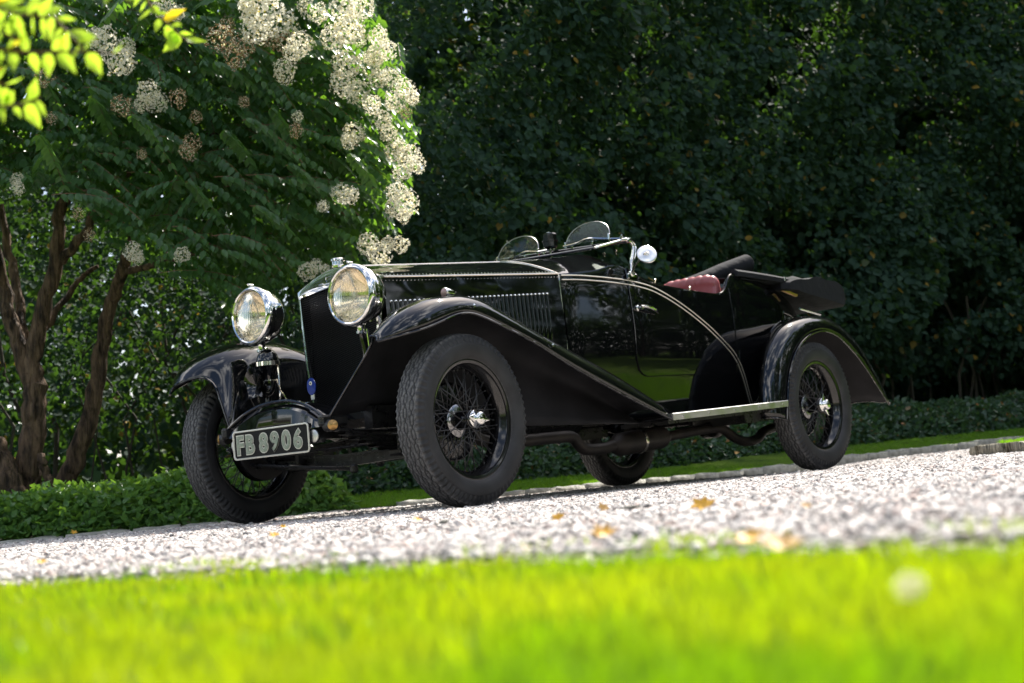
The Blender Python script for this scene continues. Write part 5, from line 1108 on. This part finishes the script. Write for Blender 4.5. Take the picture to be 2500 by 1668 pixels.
for i, (a, d, h, r_, lb) in enumerate([(-13, -16, 9, 3.4, 'broad tree far left across the lawn behind the camera'), (-4, -20, 11, 4.0, 'tallest tree across the lawn behind the camera'), (6, -18, 9, 3.6, 'round tree across the lawn right behind the camera'), (17, -12, 11, 4.2, 'wide tree behind the camera on the right-hand lawn'), (15, 1, 10, 3.6, 'broad tree on the right-hand lawn outside the frame'), (12, 13.5, 8, 3.0, 'nearest tree on the stone-edged island outside the frame'), (15.5, 17.5, 10, 3.4, 'second tree on the island outside the frame'), (18, 9, 12, 4.4, 'big tree standing right of the stone-edged island'), (24, 15, 13, 5.0, 'huge tree far right past the island'), (-24, -5, 9, 3.4, 'tree on the left-hand lawn outside the frame'), (-30, 5, 10, 4.0, 'big tree left of the driveway outside the frame')]):
    far_tree(a, d, h, r_, 300+i, lb)
rr = np.random.default_rng(9); n = 16000; P = Wa(rr.uniform(-30, 30, n), -24+rr.uniform(-1, 1, n), rr.uniform(0, 3.5, n)**1.0); N = norm(rr.normal(0, .5, (n, 3))+np.array([E2[0], E2[1], .6])); Ls = rr.uniform(.3, .5, n)
bh = thing('far_hedge', 'clipped hedge at the far end of the lawn behind the camera', 'hedge', W(0, -24, 0)); V, F = leaves(P-np.array(bh.location), norm(rr.normal(size=(n, 3))), N, Ls, Ls*.9); o = big_mesh('foliage', V, F, M_tleaf, bh); o['kind'] = 'stuff'

# ------------------------------------------------------------------ fallen leaves
def fallen(px, py, dd, size, m, label, z=None, curl=.3):
    a, d, zz_ = pxat(px*1.0638, py*1.0638, dd); t = W(a, d, zz_)
    V = []; F = []; rn_ = np.random.default_rng(int(px*7+py)); ns_ = 11
    rad = [1, .55, .9, .5, 1.0, .6, .95, .5, .85, .55, .9]
    V.append((0, 0, 0)); 
    for k in range(ns_):
        a_ = 2*math.pi*k/ns_; r2_ = rad[k]*rn_.uniform(.85, 1.1); V.append((r2_*math.cos(a_), r2_*math.sin(a_)*.8, curl*r2_*r2_*rn_.uniform(.2, 1.4)))
    F = [(0, k+1, (k+1) % ns_+1) for k in range(ns_)]
    size *= 1.25; o = obj('fallen_leaf', V, F, m); o.location = tuple(t); o.rotation_euler = (rnd.uniform(-.3, .5), rnd.uniform(-.3, .3), rnd.uniform(0, 6)); o.scale = (size, size, size); solid(o, .02)
    o.rotation_euler = Euler((rnd.uniform(.5, 1.0), rnd.uniform(-.3, .3), -YAW+rnd.uniform(-.4, .4))); tag(o, label, 'leaf', 'fallen leaves on the gravel'); return o
def groundd(px, py, z=.016):
    v = _fw+_r*(px*1.0638-1250)/3737.93-_u*(py*1.0638-834)/3737.93; t = (z-CAM[2])/v[2]; q = v[:2]*t; return float(q @ E2)
for px, py, s, m, lb, dm in [(1612, 1158, .024, M_yleaf, 'bright orange-yellow fallen leaf, the largest on the gravel right of the front wheel', 9), (1383, 1222, .018, M_yleaf, 'orange curled fallen leaf near the lawn edge below the middle of the car', 9), (1720, 1236, .016, M_yleaf, 'blurred orange fallen leaf close to the lawn on the right', 9), (1790, 1246, .018, M_oleaf, 'pale yellow blurred leaf beside the lawn edge on the right', 9), (1280, 1187, .014, M_yleaf, 'small yellow leaf on the gravel just right of the front wheel', 9), (1385, 1165, .014, M_oleaf, 'pale cream leaf on the gravel beneath the front fender end', 9), (957, 1192, .012, M_yleaf, 'small orange leaf on the gravel left of the near front wheel', 9), (628, 1228, .012, M_yleaf, 'small orange leaf on the gravel under the far front wheel', 9), (95, 1290, .011, M_yleaf, 'yellow leaf at the far left on the gravel', 9), (650, 1208, .011, M_yleaf, 'tiny orange leaf beside the bottom of the far front tyre', 9), (1850, 1160, .009, M_oleaf, 'tiny tan leaf on the gravel below the rear wheel', 9), (170, 1222, .020, M_yleaf, 'orange leaf lying on the kerb under the ground cover at left', 8.9)]:
    z = .014 if dm == 9 else 0; dd = min(groundd(px, py, z), 8.0) if dm == 9 else dm
    fallen(px, py, dd, s, m, lb)
for px, py, dd, s, lb in [(2165, 1047, 14.3, .028, 'tan leaf on the grass strip behind the rear wheel'), (2240, 1067, 14.6, .030, 'cream leaf standing on the grass strip right of the rear wheel'), (2120, 1062, 13.6, .026, 'brown leaf by the low hedge foot near the rear tyre'), (1000, 1136, 10.2, .030, 'orange leaf on the grass strip seen under the car beside the front tyre'), (1690, 1040, 12.5, .02, 'small brown leaf caught in the low hedge under the car')]:
    o = fallen(px, py, dd, s, M_oleaf, lb, curl=.5); o['group'] = 'fallen leaves on the grass strip'
# grey twig-like stone and larger dark stones lying on the gravel
for px, py, w_, h_, lb in [(1448, 1164, .050, .016, 'long flat grey stone lying on the gravel under the fender end'), (1018, 1198, .024, .020, 'dark purple-grey stone standing proud of the gravel by the front tyre'), (2210, 1232, .020, .016, 'blurred brown stone near the lawn edge at far right'), (1725, 1095, .022, .016, 'small dark stone on the gravel in front of the running board'), (1135, 1146, .02, .014, 'grey stone touching the front tyre on the gravel')]:
    dd = min(groundd(px, py, .008), 8.2); a, d, z = pxat(px*1.0638, py*1.0638, dd); v, f = pebble(int(px)); o = obj('loose_stone', v, f, M_stone); o.scale = (w_, h_*1.2, h_); o.location = tuple(W(a, d, z)); o.rotation_euler = (0, 0, -YAW+.1); tag(o, lb, 'stone', 'loose stones on the gravel')
# white clover head in the foreground lawn
cv = thing('clover_flower', 'white blurred clover flower standing in the foreground lawn at right', 'flower', W(*pxat(2222, 1432, 1.05))); obm('flower_head', CW[0], cv, Matrix.Diagonal((.022, .022, .018, 1)))
q = MB(); q.tube([(0, 0, -.05), (0, 0, 0)], .0012, 5); q.build('stalk', M_stem, cv)
